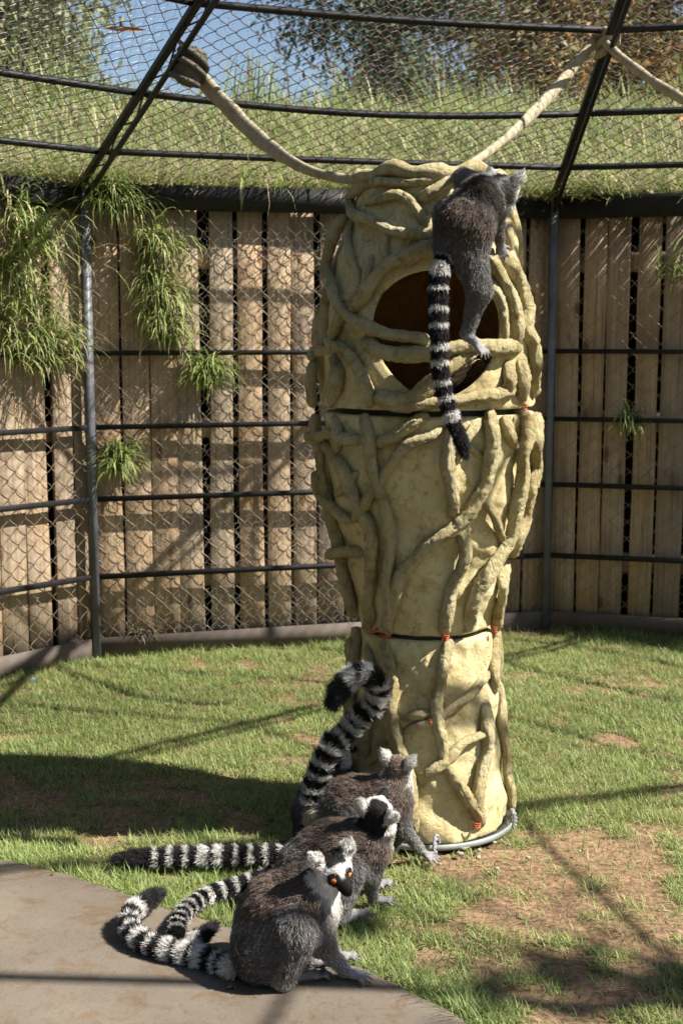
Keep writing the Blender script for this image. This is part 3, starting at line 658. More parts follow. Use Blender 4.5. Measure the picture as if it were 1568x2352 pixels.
# vines round the far side
for par, z0, z1, nv in ((S_TOP, 1.24, 1.82, 7), (S_MID, .60, 1.2, 7), (S_BOT, .03, .57, 5)):
    for k in range(nv):
        a = math.radians(15 + 150 * k / (nv - 1)); P = []
        for f in np.linspace(0, 1, 6):
            z = z0 + (z1 - z0) * f; aa = a + .35 * math.sin(f * 5 + k); P.append((TX + (Rt(z) + .004) * math.cos(aa), TY + (Rt(z) + .004) * math.sin(aa), z))
        P = spline(np.array(P), .014); mb = MB(); mb.tube(P, .016 * (1 + .15 * np.sin(np.arange(len(P)) * .4)), 8, col=(1, 1, 1)); tpart(mb, 'vine', M_VINE, par)
# lumpy broken top rim
mb = MB(); th = np.linspace(0, 2 * math.pi, 60); P = np.c_[TX + .198 * np.cos(th), TY + .198 * np.sin(th), 1.846 + .008 * np.sin(th * 5) + .005 * np.sin(th * 11)]
mb.tube(P, .021 * (1 + .25 * np.sin(th * 7) * np.sin(th * 3)), 9, jit=1 + .2 * (rng.random((60, 9)) - .5), col=(1, 1, 1)); tpart(mb, 'top_rim', M_VINE)
# metal tray ring at the foot
mb = MB(); th = np.linspace(0, 2 * math.pi, 73)[:-1]; prof = [(.235, .004), (.262, .004), (.266, .006), (.266, .020), (.262, .0215), (.258, .012), (.235, .011)]
V = [(TX + r * math.cos(t), TY + r * math.sin(t), z) for r, z in prof for t in th]; np_ = len(prof)
mb.add(V, [(a * 72 + k, a * 72 + (k + 1) % 72, ((a + 1) % np_) * 72 + (k + 1) % 72, ((a + 1) % np_) * 72 + k) for a in range(np_) for k in range(72)]); tpart(mb, 'base_tray', M_RIM)
# red tie wires
for (u, v, w) in ((855, 1447, 24), (880, 1461, 30), (1025, 1466, 16), (1098, 1898, 22), (988, 1658, 8), (946, 1840, 10), (1140, 1448, 10), (1208, 935, 12)):
    p = on_tower(u, v, .022); dd = p - np.array([TX, TY, p[2]]); dd[2] = 0; dd /= np.linalg.norm(dd) + 1e-9; s = np.array([-dd[1], dd[0], 0]); w2 = w / 1700; mb = MB()
    for k in range(4):
        q = [p + s * w2 * math.cos(t) + dd * .012 * (math.sin(t) - .9) + np.array([0, 0, (k - 1.5) * .0045 + .002 * math.sin(t * 2 + k)]) for t in np.linspace(0, math.pi, 9)]
        mb.tube(q, .0013, 5)
    tpart(mb, 'tie_wire', M_TIE)
# hessian sack lying in the den
def build_sack():
    h = .009; x = np.arange(TX - .24, TX + .24, h); y = np.arange(TY - .27, TY + .2, h); X, Y = np.meshgrid(x, y, indexing='ij')
    r = np.hypot(X - TX, Y - TY)
    Z = 1.25 + .055 * np.exp(-((X - TX - .115) / .075) ** 2 - ((Y - TY + .2) / .15) ** 2) * 2.0 + .05 * np.exp(-((X - TX + .155) / .05) ** 2 - ((Y - TY + .15) / .2) ** 2) + .012 * np.sin(X * 55 + Y * 20) + .01 * (fbm(X * 18, Y * 18) - .5)
    ok = r < .268; n2 = len(y); V = np.stack([X, Y, Z], -1).reshape(-1, 3)
    i, j = np.meshgrid(np.arange(len(x) - 1), np.arange(n2 - 1), indexing='ij'); Q = np.stack([i * n2 + j, (i + 1) * n2 + j, (i + 1) * n2 + j + 1, i * n2 + j + 1], -1).reshape(-1, 4)
    Q = Q[ok.reshape(-1)[Q].all(1)]; used = np.unique(Q); mp = np.zeros(len(V), int); mp[used] = np.arange(len(used)); V = V[used]; Q = mp[Q]
    lo = V - np.array([0, 0, .012]); nV = len(V)
    mb = MB(); mb.add(np.vstack([V, lo]), np.vstack([Q, Q[:, ::-1] + nV]))
    for k in range(26):
        a = V[rng.integers(nV)]; 
        if a[2] < 1.275: continue
        q = [a + np.array([.012 * t * math.sin(k), .0, .02 * t - .012 * t * t]) + .003 * rng.normal(size=3) for t in np.linspace(0, 1.4, 5)]; mb.tube(q, .0007, 3)
    o = mb.build('hessian_sack', M_SACK); tag(o, 'frayed brown hessian sack bedding inside the tower den', 'sack')
build_sack()
# twisted tether ropes at the tray
for (u, v, sgn, lab) in ((1002, 1944, -1, 'short twisted grey rope loop on the tower tray beside a lemur hand'), (1176, 1884, 1, 'twisted grey rope loop at the sunlit far end of the tower tray')):
    p = GZ(u, v, .02); mb = MB(); base = [p + np.array([-.006 * sgn, .02, 0]), p + np.array([0, 0, .028]), p + np.array([.006 * sgn, -.018, .012]), p + np.array([.004 * sgn, -.028, -.012])]
    C = spline(np.array(base), .002); n = len(C)
    for k in range(2):
        ph = np.arange(n) * .55 + k * math.pi; mb.tube(C + .0035 * np.c_[np.cos(ph), np.sin(ph) * .4, np.sin(ph)], .0042, 6)
    tag(mb.build('tether_rope', M_TWIST), lab, 'rope', 'rope loops on the tower tray')
# ------------------------------------------------------------------ hose ropes slung from the roof ribs
def rope(name, pts, r, sq, label, ref=(0, 0, 1), group=None):
    P = spline(np.array(pts), .02); n = len(P); mb = MB(); rr = np.interp(np.linspace(0, 1, n), np.linspace(0, 1, len(r)), r) * (1 + .06 * np.sin(np.arange(n) * .6))
    mb.tube(P, rr, 10, ref=ref, squash=sq, jit=1 + .08 * (rng.random((n, 10)) - .5)); o = mb.build(name, M_ROPE); tag(o, label, 'rope', group); return o
def rib_at(i, u=None, v=None):
    best = min(((abs((lambda q: (q[1]))(proj(roofpt(i, t))) - v), t) for t in np.arange(0, 2.4, .01))); return roofpt(i, best[1])
def proj(p):
    q = np.asarray(p, float) - CAMP; z = q[1] * CP - q[2] * SP; y = q[1] * SP + q[2] * CP; return 784 + FPX * q[0] / z, 1176 - FPX * y / z
KL, KR = rib_at(1, v=140), rib_at(0, v=95)
Ya, Yb = KL[1], KR[1]
drop = np.array([0, 0, -.08])
r1 = rope('sagging_hose', [PY(462, 180, Ya - .03), PY(510, 232, Ya - .15), PY(590, 312, Ya - .36), PY(690, 382, 4.12), PY(800, 412, 3.98), PY(900, 418, 3.93), PY(985, 412, 3.92), PY(1060, 388, 4.02), PY(1160, 318, 4.35), PY(1250, 232, 4.75), PY(1320, 150, Yb - .1), PY(1366, 92, Yb - .02)],
          [.033, .032, .026, .016, .012, .013, .015, .022, .024, .02], .55, 'flattened pale hose sagging from the canvas bundle past the tower top to the next rib')
r2 = rope('sagging_hose', [PY(1380, 90, Yb - .02), PY(1450, 150, Yb - .22), PY(1530, 205, Yb - .4), PY(1640, 262, Yb - .55), PY(1800, 300, Yb - .6)], [.016, .018, .018, .018], .8, 'round pale hose running from the knot on the truss away out over the lawn')
mb = MB()
for k in range(3):
    th = np.linspace(0, 2 * math.pi, 20); c = KR + np.array([.0, -.01, -.03 + .02 * k]); mb.tube(np.c_[c[0] + .035 * np.cos(th + k), c[1] - .01 + .03 * np.sin(th + k), c[2] + .022 * np.cos(th * 1 + k * 2)], .014, 8)
tag(mb.build('hose_knot', M_ROPE), 'pale knotted hose loops tied round the roof truss', 'knot')
# canvas bundle lashed on the other rib
bund = empty('canvas_bundle', tuple(KL)); tag(bund, 'dark olive rolled canvas bundle lashed on the roof truss', 'bundle')
def bpart(mb, name, mat):
    o = mb.build(name, mat); o.location = -Vector(KL); o.parent = bund; return o
b0, b1 = PY(452, 118, Ya - .09), PY(422, 190, Ya - .11)
ax = (b1 - b0); mb = MB(); P = spline(np.array([b0 - ax * .05, b0 + ax * .3, b0 + ax * .7, b1]), .01); n = len(P); mb.tube(P, np.interp(np.linspace(0, 1, n), [0, .1, .5, .9, 1], [.034, .05, .054, .05, .03]), 14, jit=1 + .18 * (rng.random((n, 14)) - .5)); bpart(mb, 'roll', M_CANVAS)
for k, (u, v, rr) in enumerate(((424, 182, .05), (436, 152, .058), (444, 136, .056))):
    c = PY(u, v, Ya - .10); th = np.linspace(0, 2 * math.pi, 22); axn = ax / np.linalg.norm(ax); e1 = np.cross(axn, (0, 1, 0)); e1 /= np.linalg.norm(e1); e2 = np.cross(axn, e1)
    mb = MB(); mb.tube(c + rr * (np.cos(th)[:, None] * e1 + np.sin(th)[:, None] * e2) + axn * (.012 * np.sin(th + k))[:, None], .011, 8); bpart(mb, 'wrap', M_CANVAS)
# dry leaves caught in the roof mesh
def leaf(u0, v0, u1, v1, Y, w, label):
    a, b = PY(u0, v0, Y), PY(u1, v1, Y + .02); d = b - a; L = np.linalg.norm(d); d /= L; s = np.cross(d, (0, 1, .3)); s /= np.linalg.norm(s); nn_ = np.cross(d, s); mb = MB(); n = 9; V = []; Q = []
    for k in range(n):
        f = k / (n - 1); ww = w * math.sin(math.pi * min(1, f * .95 + .05)) ** .8; c = a + d * L * f + nn_ * .01 * math.sin(f * 4)
        V += [c - s * ww + nn_ * .004, c, c + s * ww + nn_ * .004]
    for k in range(n - 1):
        for j in range(2): Q.append((k * 3 + j, k * 3 + j + 1, k * 3 + 4 + j, k * 3 + 3 + j))
    mb.add(V, Q); o = mb.build('dry_leaf', M_DRYLEAF); tag(o, label, 'leaf', 'dry leaves caught in the roof wire')
leaf(404, 82, 448, 140, Ya - .03, .011, 'curled orange dry leaf tucked behind the canvas bundle')
leaf(238, 62, 336, 68, 5.0, .009, 'long flat orange dry leaf lying on the roof mesh')
leaf(1545, 275, 1572, 266, 5.4, .009, 'small yellow brown dry leaf on roof mesh beyond the hose knot')

# ------------------------------------------------------------------ hanging grass tufts on the fence
def wallpoint(u, v, off=.02):
    """a point on the plank wall plane seen at (u, v)"""
    best = None
    for pn in (-1, 0, 1):
        a, b = vert(pn + 1), vert(pn); d = b - a; L = np.linalg.norm(d); d /= L; out = np.array([-d[1], d[0], 0])
        if np.dot(out, a - CEN) < 0: out = -out
        rd = ray(u, v); o0 = a + out * off; t = np.dot(o0 - CAMP, out) / np.dot(rd, out); p = CAMP + rd * t; s = np.dot(p - a, d)
        if -.01 <= s <= L + .01: return p, math.atan2(-out[1], -out[0])
    return PY(u, v, 5.9), -1.57
def tuft(roots, label, n, h0, h1, spread=.05, dry=.25, up=.5, bright=1.0, group='grass tufts growing through the fence'):
    mb = MB(); first = None
    for (u, v) in roots:
        p, a = wallpoint(u, v, .03); first = p if first is None else first; m = n
        P = p + np.c_[rng.normal(0, spread, m), rng.normal(0, .012, m), rng.normal(0, spread * .8, m)]
        az = a + rng.normal(0, 1.1, m); H = h0 + (h1 - h0) * rng.random(m)
        V, Q, T, C = blades(P, H, .0026 + .003 * rng.random(m), up + .9 * rng.random(m), az, .9 + 1.9 * rng.random(m), bank_cols(m, dry) * bright * 1.3, 5); mb.add(V, Q, T, C)
    o = mb.build('grass_tuft', M_GRASS); tag(o, label, 'grass tuft', group)
tuft([(20, 500), (70, 560), (20, 620), (60, 690), (10, 740), (90, 770), (40, 810)], 'large hanging mass of green grass covering the fence beyond the grey post', 130, .14, .34, .05)
tuft([(130, 790), (100, 830)], 'bushy grass tuft spilling over the rail below the large hanging mass', 130, .1, .26, .035)
tuft([(245, 440), (262, 470)], 'bright green grass tuft hanging at the top of the grey post', 110, .14, .3, .03, .05)
tuft([(345, 560), (370, 590), (350, 660), (385, 690), (360, 740), (395, 770)], 'tall thick cascade of green grass between post and tower', 150, .1, .24, .035)
tuft([(475, 840), (480, 870)], 'round green grass tuft just below the upper rail', 150, .1, .22, .028, .05)
tuft([(272, 1040), (268, 1070)], 'small lone grass tuft beside the post on the third rail', 130, .1, .2, .024, .05)
tuft([(310, 1462), (345, 1455)], 'dry brown weed tuft at the foot of the fence beside the post', 46, .03, .09, .022, 1.0, bright=.3)
tuft([(165, 500), (178, 620)], 'three or four long single grass blades hanging in the gap next to the grey post', 3, .3, .45, .01, .1)
tuft([(640, 425), (565, 420)], 'few long arching grass blades hanging from the fence top beside tower', 12, .2, .4, .03, .2)
tuft([(1395, 425), (1360, 410)], 'sparse grass blades drooping from fence top onto the shaded planks', 10, .2, .34, .03, .3)
tuft([(1535, 640), (1560, 610)], 'dark arching grass tuft on the shaded planks', 14, .2, .4, .04, .05, .4)
tuft([(1440, 960), (1450, 985)], 'small dim grass tuft low on the shaded planks', 40, .08, .17, .02, .05)

# ------------------------------------------------------------------ trees behind the bank
def tree(name, x, y, h, trunk_r, crowns, leafcol, n, leaf, label, lean=.0, seed=1, dry=0.0):
    r_ = np.random.default_rng(seed); z0 = float(bank_z(np.array([x]), np.array([y]))[0]) if y > 5 else -.05
    t = empty(name, (x, y, z0)); tag(t, label, 'tree', 'trees beyond the bank')
    mb = MB(); top = np.array([lean * h, 0, h]); P = spline(np.array([(0, 0, -.2), (lean * h * .2, .1, h * .35), (lean * h * .6, -.1, h * .7), top]), .3); mb.tube(P, np.linspace(trunk_r, trunk_r * .25, len(P)), 9)
    for (cx, cy, cz, rx, rz) in crowns:
        b = P[np.argmin(np.abs(P[:, 2] - (cz - rz * .9)))]; e = np.array([cx, cy, cz])
        Q_ = spline(np.array([b, (b + e) / 2 + np.array([0, 0, -.2]), e]), .25); mb.tube(Q_, np.linspace(trunk_r * .4, .015, len(Q_)), 6)
        for k in range(7):
            d = r_.normal(size=3); d /= np.linalg.norm(d); q = e + d * np.array([rx, rx, rz]) * .85; mb.tube(spline(np.array([Q_[len(Q_) // 2], (e + q) / 2, q]), .3), .012, 4)
    o = mb.build('trunk', M_BARK, t)
    L = []; 
    w = np.array([c[3] ** 2 * c[4] for c in crowns]); w /= w.sum(); V = []; C = []
    for (cx, cy, cz, rx, rz), f in zip(crowns, w):
        m = int(n * f); nc = max(6, m // 60); d = r_.normal(size=(nc, 3)); d /= np.linalg.norm(d, axis=1)[:, None]; cl = d * (r_.random(nc) ** .45)[:, None] * np.array([rx, rx, rz]) + (cx, cy, cz)
        ci = r_.integers(0, nc, m); p = cl[ci] + r_.normal(0, .16 * rx ** .5, (m, 3)); a = r_.normal(size=(m, 3)); a /= np.linalg.norm(a, axis=1)[:, None]; a[:, 2] -= .5
        s = np.cross(a, r_.normal(size=(m, 3))); s /= np.linalg.norm(s, axis=1)[:, None]; l = leaf * (.6 + .8 * r_.random(m))[:, None]
        V.append(np.stack([p, p + a * l * .5 + s * l * .2, p + a * l, p + a * l * .5 - s * l * .2], 1).reshape(-1, 3))
        cc = 1.55 * np.array(leafcol) * (.6 + .8 * r_.random(m))[:, None]; dd = r_.random(m) < dry; cc[dd] = np.array([.35, .2, .08]) * (.6 + .7 * r_.random(dd.sum()))[:, None]; C.append(np.repeat(cc, 4, 0))
    V = np.vstack(V); C = np.vstack(C); o = mesh_np('crown', V, F4=np.arange(len(V)).reshape(-1, 4), cols=C, mat=M_LEAF, parent=t)
tree('gum_tree', -4.3, 17, 6.5, .17, [(.3, 0, 1.2, 1.3, .9), (-.9, .3, 2.0, 1.4, 1.2), (.7, -.3, 2.6, 1.0, .9), (0, 0, 3.8, 1.7, 1.3)], (.15, .165, .085), 22000, .11, 'loose olive gum tree beyond the bank with pale leaves', seed=3)
tree('leafy_tree', -6.6, 21, 7, .2, [(0, 0, 1.6, 1.8, 1.3), (1.5, 0, 2.6, 1.6, 1.3), (-.6, 0, 4.0, 1.8, 1.4)], (.12, .15, .07), 14000, .12, 'denser green tree standing past the olive gum tree', seed=4)
tree('dark_pine', .6, 18, 9, .24, [(-.4, 0, .9, 1.0, .7), (.5, 0, 1.5, 1.1, .8), (-.3, .2, 2.5, 1.2, .8), (.9, 0, 2.9, 1.0, .8), (.1, 0, 4.2, 1.5, 1.1)], (.07, .095, .05), 17000, .10, 'dark thick-trunked pine standing beyond the bank', seed=5)
tree('small_tree', -1.5, 22, 2.6, .09, [(0, 0, .7, 1.1, .6), (.9, 0, 1.0, .9, .6), (-.9, 0, .6, .9, .5)], (.12, .145, .065), 9000, .11, 'low rounded tree showing under the open sky', seed=8)
tree('dry_tree', 3.3, 14, 6, .13, [(0, 0, .8, .9, .8), (-.9, 0, 1.5, .9, .8), (.9, .2, 1.8, 1.0, .9), (.2, 0, 2.8, 1.3, 1.0)], (.19, .165, .06), 17000, .09, 'yellowing tree with brown dead foliage beyond the bank', seed=11, dry=.45)
tree('thin_tree', 1.9, 13, 5, .06, [(0, 0, 1.1, .6, .6), (.3, 0, 2.1, .8, .7), (-.3, 0, 2.9, .8, .6)], (.17, .155, .065), 9000, .09, 'thin pale-stemmed tree in front of the yellowing tree', seed=12, dry=.35, lean=.04)
tree('broad_tree', 6.0, 19, 7, .2, [(0, 0, 1.2, 1.6, 1.1), (-1.5, 0, 2.2, 1.5, 1.1), (1.0, 0, 3.0, 1.6, 1.2), (-1.6, 0, .6, 1.0, .7)], (.12, .135, .06), 16000, .11, 'broad green tree at the far end of the bank', seed=14, dry=.15)
tree('russet_tree', 2.4, 23, 7, .2, [(0, 0, 1.2, 1.5, 1.2), (-1.2, 0, 2.4, 1.4, 1.2), (1.2, 0, 2.8, 1.5, 1.2), (0, 0, 4.0, 1.5, 1.0)], (.14, .12, .065), 15000, .12, 'large russet tree farthest past the thin pale-stemmed one', seed=16, dry=.6)
def unseen_tree(x, y, h, crowns, n, label, seed, col=(.09, .11, .045), tr=.16): tree('unseen_shade_tree', x, y, h, tr, crowns, col, n, .22, label, seed=seed)
unseen_tree(-5.6, 1.6, 6, [(0, 0, 2.4, 2.0, 1.6), (.6, 1.2, 4.0, 1.9, 1.5), (-.4, -1.2, 4.2, 2.0, 1.6)], 9000, 'wide unseen tree added outside the cage past the paving to block sky light', 31)  # this and the next two: unseen, added to block ambient sky light
unseen_tree(-3.2, -5.0, 7, [(0, 0, 2.6, 2.2, 1.7), (-1.4, 0, 4.2, 2.0, 1.6), (1.6, 0, 4.6, 2.0, 1.6)], 9000, 'tall unseen tree added outside the cage behind the paving to block sky light', 32)
unseen_tree(2.6, -6.0, 7, [(0, 0, 2.4, 2.2, 1.8), (1.6, 0, 4.0, 2.0, 1.6), (-1.2, .4, 4.8, 1.9, 1.6)], 9000, 'thick crowned unseen tree added outside the cage on the viewing side to block sky light', 33)
unseen_tree(7.4, .4, 5.6, [(-2.2, 1.45, 5.3, .55, .3), (-4.6, .75, 4.7, .4, .2), (-.2, -.9, 5.4, 1.2, .7), (-1.2, .4, 5.8, .8, .4)], 330, 'sparse branched tree overhanging the cage roof on the sunny side', 34)
# bare bamboo-like dead stems on the bank
for k in range(9):
    x, y = 2.5 + .12 * k + random.uniform(-.08, .08), 9.6 + random.uniform(-.3, .5); z = float(bank_z(np.array([x]), np.array([y]))[0]); hh = random.uniform(.8, 1.5)
    mb = MB(); mb.tube(spline(np.array([(x, y, z - .1), (x + random.uniform(-.06, .06), y, z + hh * .5), (x + random.uniform(-.16, .16), y, z + hh)]), .1), np.array([.014]), 6)
    tag(mb.build('dead_stem', M_ROPE), 'pale dry upright stem in the clump on the bank', 'stem', 'clump of dry stems on the bank')

# ------------------------------------------------------------------ small litter on the ground
for k, (u, v, s) in enumerate(((1040, 1946, .012), (1062, 1952, .016), (1078, 1946, .012), (1055, 1966, .012), (1100, 1958, .009), (1098, 1975, .01), (1135, 1940, .007), (1212, 1975, .007), (1140, 2000, .006), (1010, 1990, .006), (905, 1940, .008), (1330, 1960, .006))):
    p = GZ(u, v, 0); mb = MB(); d = rng.normal(size=(14, 3)); d /= np.linalg.norm(d, axis=1)[:, None]; 
    V = [p + np.array([0, 0, s * .35 + .004])]; th = np.linspace(0, 2 * math.pi, 8)[:-1]; V = []
    for zz, rr in ((-.5, .7), (.1, 1.0), (.55, .6)):
        for t in th: V.append(p + np.array([s * rr * math.cos(t) * (1 + .3 * math.sin(k + t * 2)), s * rr * .8 * math.sin(t), s * .7 * zz + .006 + .15 * s * math.sin(t * 3 + k)]))
    Q = [(a * 7 + j, a * 7 + (j + 1) % 7, a * 7 + 7 + (j + 1) % 7, a * 7 + 7 + j) for a in range(2) for j in range(7)]; V.append(p + np.array([0, 0, s * .5 + .006])); T = [(14 + j, 14 + (j + 1) % 7, 21) for j in range(7)]
    mb.add(V, Q, T); tag(mb.build('cement_crumb', M_STONE, smooth=False), 'pale cement crumb lying on the soil by the tower tray', 'crumb', 'cement crumbs round the tower foot')
def debris(name, u, v, s, mat, label, cat, z=.022, group=None):
    p = GZ(u, v, z); mb = MB()
    for k in range(5):
        q = [p + np.array([s * (rng.random() - .5), s * (rng.random() - .5), .3 * s * rng.random()]) for _ in range(3)]; mb.tube(spline(np.array(q), s * .3), s * .16, 5)
    tag(mb.build(name, mat), label, cat, group)
debris('dropping', 530, 2267, .022, M_DROP, 'dark dried dropping on the paving below the seated lemur', 'dropping')
for (u, v) in ((890, 2247), (640, 2160), (120, 2010)): debris('leaf_crumb', u, v, .008, M_DROP, 'tiny brown crumb lying on the concrete paving', 'crumb', group='crumbs on the paving')
debris('plastic_scrap', 74, 1562, .02, M_BLUE, 'tiny blue plastic scrap in the grass below the fence', 'scrap', z=.025)

# ------------------------------------------------------------------ lemurs
BROWN, GREY, LGREY, WHITE, CREAM, BLACK = map(np.array, ([.10, .074, .059], [.14, .131, .125], [.25, .24, .235], [.66, .635, .60], [.50, .43, .33], [.012, .011, .011]))
HANDC = np.array([.235, .225, .225])
class Lemur:
    def __init__(s, name, label, origin): s.prims = []; s.name = name; s.label = label; s.org = np.array(origin, float); s.tail = None; s.head = None; s.parts = []
    def seg(s, a, b, ra, rb, col, ln=.014, k=.022, col2=None, fur=1.0):
        s.prims.append(dict(a=np.array(a, float), b=np.array(b, float), ra=ra, rb=rb, col=np.array(col), col2=np.array(col if col2 is None else col2), ln=ln, k=k, fur=fur))
    def chain(s, P, R, cols, ln=.012, k=.02):
        for i in range(len(P) - 1):
            c0 = cols[i] if isinstance(cols, list) else cols; c1 = cols[i + 1] if isinstance(cols, list) else cols
            s.seg(P[i], P[i + 1], R[i], R[i + 1], c0, ln[i] if isinstance(ln, list) else ln, k, c1)
    def hand(s, w, fwd, up, L=.05, spread=.5, side=1):
        """palm and five bent fingers of unequal length; w = wrist"""
        w = np.array(w, float); f = np.array(fwd, float); f /= np.linalg.norm(f); up = np.array(up, float); r = np.cross(f, up); r /= np.linalg.norm(r); up = np.cross(r, f)
        palm = w + f * L * .38; s.seg(w, palm, .0085, .0095, HANDC, .003, .008, fur=.25); s.seg(palm - r * .006, palm + r * .006, .008, .008, HANDC, .003, .006, fur=.1)
        for q, (an, ln) in enumerate(((-.55, .5), (-.22, .62), (.08, .66), (.38, .56))):
            d = f * math.cos(an * spread * 1.6) + r * math.sin(an * spread * 1.6) * side; b = palm + r * side * (an * .022) + f * .004
            m = b + d * L * ln * .55 + up * .005; e = m + d * L * ln * .5 - up * .0075
            s.seg(b, m, .0048, .0044, HANDC * .95, .002, .0035, fur=0); s.seg(m, e, .0043, .0032, HANDC * .8, .002, .003, col2=HANDC * .35, fur=0)
        d = f * .35 - r * side * .95; b = w + f * L * .2 - r * side * .006; m = b + d * L * .32; e = m + d * L * .12 + f * L * .14 - up * .004
        s.seg(b, m, .005, .0045, HANDC * .95, .002, .004, fur=0); s.seg(m, e, .0044, .0034, HANDC * .8, .002, .003, col2=HANDC * .4, fur=0)
    def set_head(s, c, f, sv, sc=1.0):
        c = np.array(c, float); f = np.array(f, float); f /= np.linalg.norm(f); sv = np.array(sv, float); sv -= f * np.dot(sv, f); sv /= np.linalg.norm(sv); w = np.cross(sv, f)
        s.head = (c, f, sv, w, sc); F = lambda x, y, z: c + sc * (f * x + sv * y + w * z)
        H = WHITE
        s.seg(F(-.008, 0, .006), F(.006, 0, .002), .034 * sc, .033 * sc, H, .006, .012); s.seg(F(-.005, -.012, -.002), F(-.005, .012, -.002), .029 * sc, .029 * sc, H, .007, .012)
        s.seg(F(.015, 0, -.006), F(.056, 0, -.015), .0230 * sc, .0128 * sc, H, .003, .012); s.seg(F(.056, 0, -.014), F(.066, 0, -.013), .0118 * sc, .0095 * sc, BLACK, .001, .006, fur=0)
        for e in (-1, 1):
            s.seg(F(.018, e * .017, .004), F(.024, e * .018, .004), .014 * sc, .012 * sc, H, .003, .008)
            s.seg(F(-.012, e * .028, .018), F(-.014, e * .041, .037), .0165 * sc, .0155 * sc, WHITE, .009, .008); s.seg(F(-.014, e * .041, .037), F(-.014, e * .051, .056), .0148 * sc, .004 * sc, WHITE, .010, .005)
    def set_tail(s, P, r0=.014, r1=.013, ring=.042, ln=.017, ph=0.0, bl=.6):
        P = spline(np.array(P), .012); s.tail = P; s.bl = bl; n = len(P); arc = np.r_[0, np.cumsum(np.linalg.norm(np.diff(P, axis=0), axis=1))]; s.arc = arc; s.ring = ring; s.ph = ph; s.tln = ln
        rr = np.interp(np.linspace(0, 1, n), [0, .08, .6, .93, 1], [r0 * 1.15, r0, r1, r1 * .9, r1 * .35])
        for i in range(0, n - 1): s.prims.append(dict(a=P[i], b=P[i + 1], ra=rr[i], rb=rr[i + 1], col=BLACK, col2=BLACK, ln=ln, k=.006, fur=1.0, tail=True))
    def build(s, seed, h=.0042, dens=330000):
        r_ = np.random.default_rng(seed); A = np.array([p['a'] for p in s.prims]); B = np.array([p['b'] for p in s.prims]); RM = max(max(p['ra'], p['rb']) for p in s.prims)
        lo = np.minimum(A, B).min(0) - RM - .02; hi = np.maximum(A, B).max(0) + RM + .02; dim = np.ceil((hi - lo) / h).astype(int)
        D = np.full(dim, .05, np.float32); axs = [lo[k] + h * np.arange(dim[k]) for k in range(3)]
        for p in s.prims:
            m = max(p['ra'], p['rb']) + .035; l = np.maximum(((np.minimum(p['a'], p['b']) - m - lo) / h).astype(int), 0); u = np.minimum(((np.maximum(p['a'], p['b']) + m - lo) / h).astype(int) + 1, dim)
            sl = tuple(slice(l[k], u[k]) for k in range(3)); X = axs[0][sl[0]][:, None, None]; Y = axs[1][sl[1]][None, :, None]; Z = axs[2][sl[2]][None, None, :]
            ab = p['b'] - p['a']; L2 = max(ab @ ab, 1e-10); t = np.clip(((X - p['a'][0]) * ab[0] + (Y - p['a'][1]) * ab[1] + (Z - p['a'][2]) * ab[2]) / L2, 0, 1)
            d = np.sqrt((X - p['a'][0] - t * ab[0]) ** 2 + (Y - p['a'][1] - t * ab[1]) ** 2 + (Z - p['a'][2] - t * ab[2]) ** 2) - (p['ra'] + t * (p['rb'] - p['ra']))
            o = D[sl]; k = p['k']; hh = np.maximum(k - np.abs(o - d), 0) / k; D[sl] = np.minimum(o, d) - hh * hh * k * .25
        V, Q = surface_nets(D, lo, h)
        # relax
        for _ in range(2):
            acc = np.zeros_like(V); num = np.zeros(len(V))
            for a in range(4):
                np.add.at(acc, Q[:, a], V[Q[:, (a + 1) % 4]]); np.add.at(num, Q[:, a], 1)
            V = V * .5 + .5 * acc / np.maximum(num, 1)[:, None]
        # colour, fur length and flow from the nearest limbs
        W = np.zeros(len(V)); C = np.zeros((len(V), 3)); LN = np.zeros(len(V)); FU = np.zeros(len(V)); FL = np.zeros((len(V), 3)); dt = np.full(len(V), 9.); db = np.full(len(V), 9.)
        for p in s.prims:
            ab = p['b'] - p['a']; L2 = max(ab @ ab, 1e-10); t = np.clip((V - p['a']) @ ab / L2, 0, 1); d = np.linalg.norm(V - p['a'] - t[:, None] * ab, axis=1) - (p['ra'] + t * (p['rb'] - p['ra']))
            w = np.exp(-np.clip(d, -.01, .2) / .0042); W += w; C += w[:, None] * (p['col'] + (p['col2'] - p['col']) * t[:, None]); LN += w * p['ln']; FU += w * p['fur']; FL += w[:, None] * ab / math.sqrt(L2)
            if p.get('tail'): dt = np.minimum(dt, d)
            else: db = np.minimum(db, d)
        C /= W[:, None]; LN /= W; FU /= W; FL /= np.linalg.norm(FL, axis=1)[:, None] + 1e-9
        if s.tail is not None:
            it = dt < db - .002; Vt = V[it]; best = np.full(len(Vt), 9.); sa = np.zeros(len(Vt))
            for q, a in zip(s.tail, s.arc):
                d = np.linalg.norm(Vt - q, axis=1); m = d < best; best[m] = d[m]; sa[m] = a
            s.it = it; tot = s.arc[-1]; f = ((sa + s.ph) / s.ring) % 1.0; ct = np.where((f < s.bl)[:, None], BLACK, WHITE * .95); ct[sa > tot - .075] = BLACK * 1.5; C[it] = ct; LN[it] = s.tln; FU[it] = 1
        skip = np.zeros(len(V), bool)
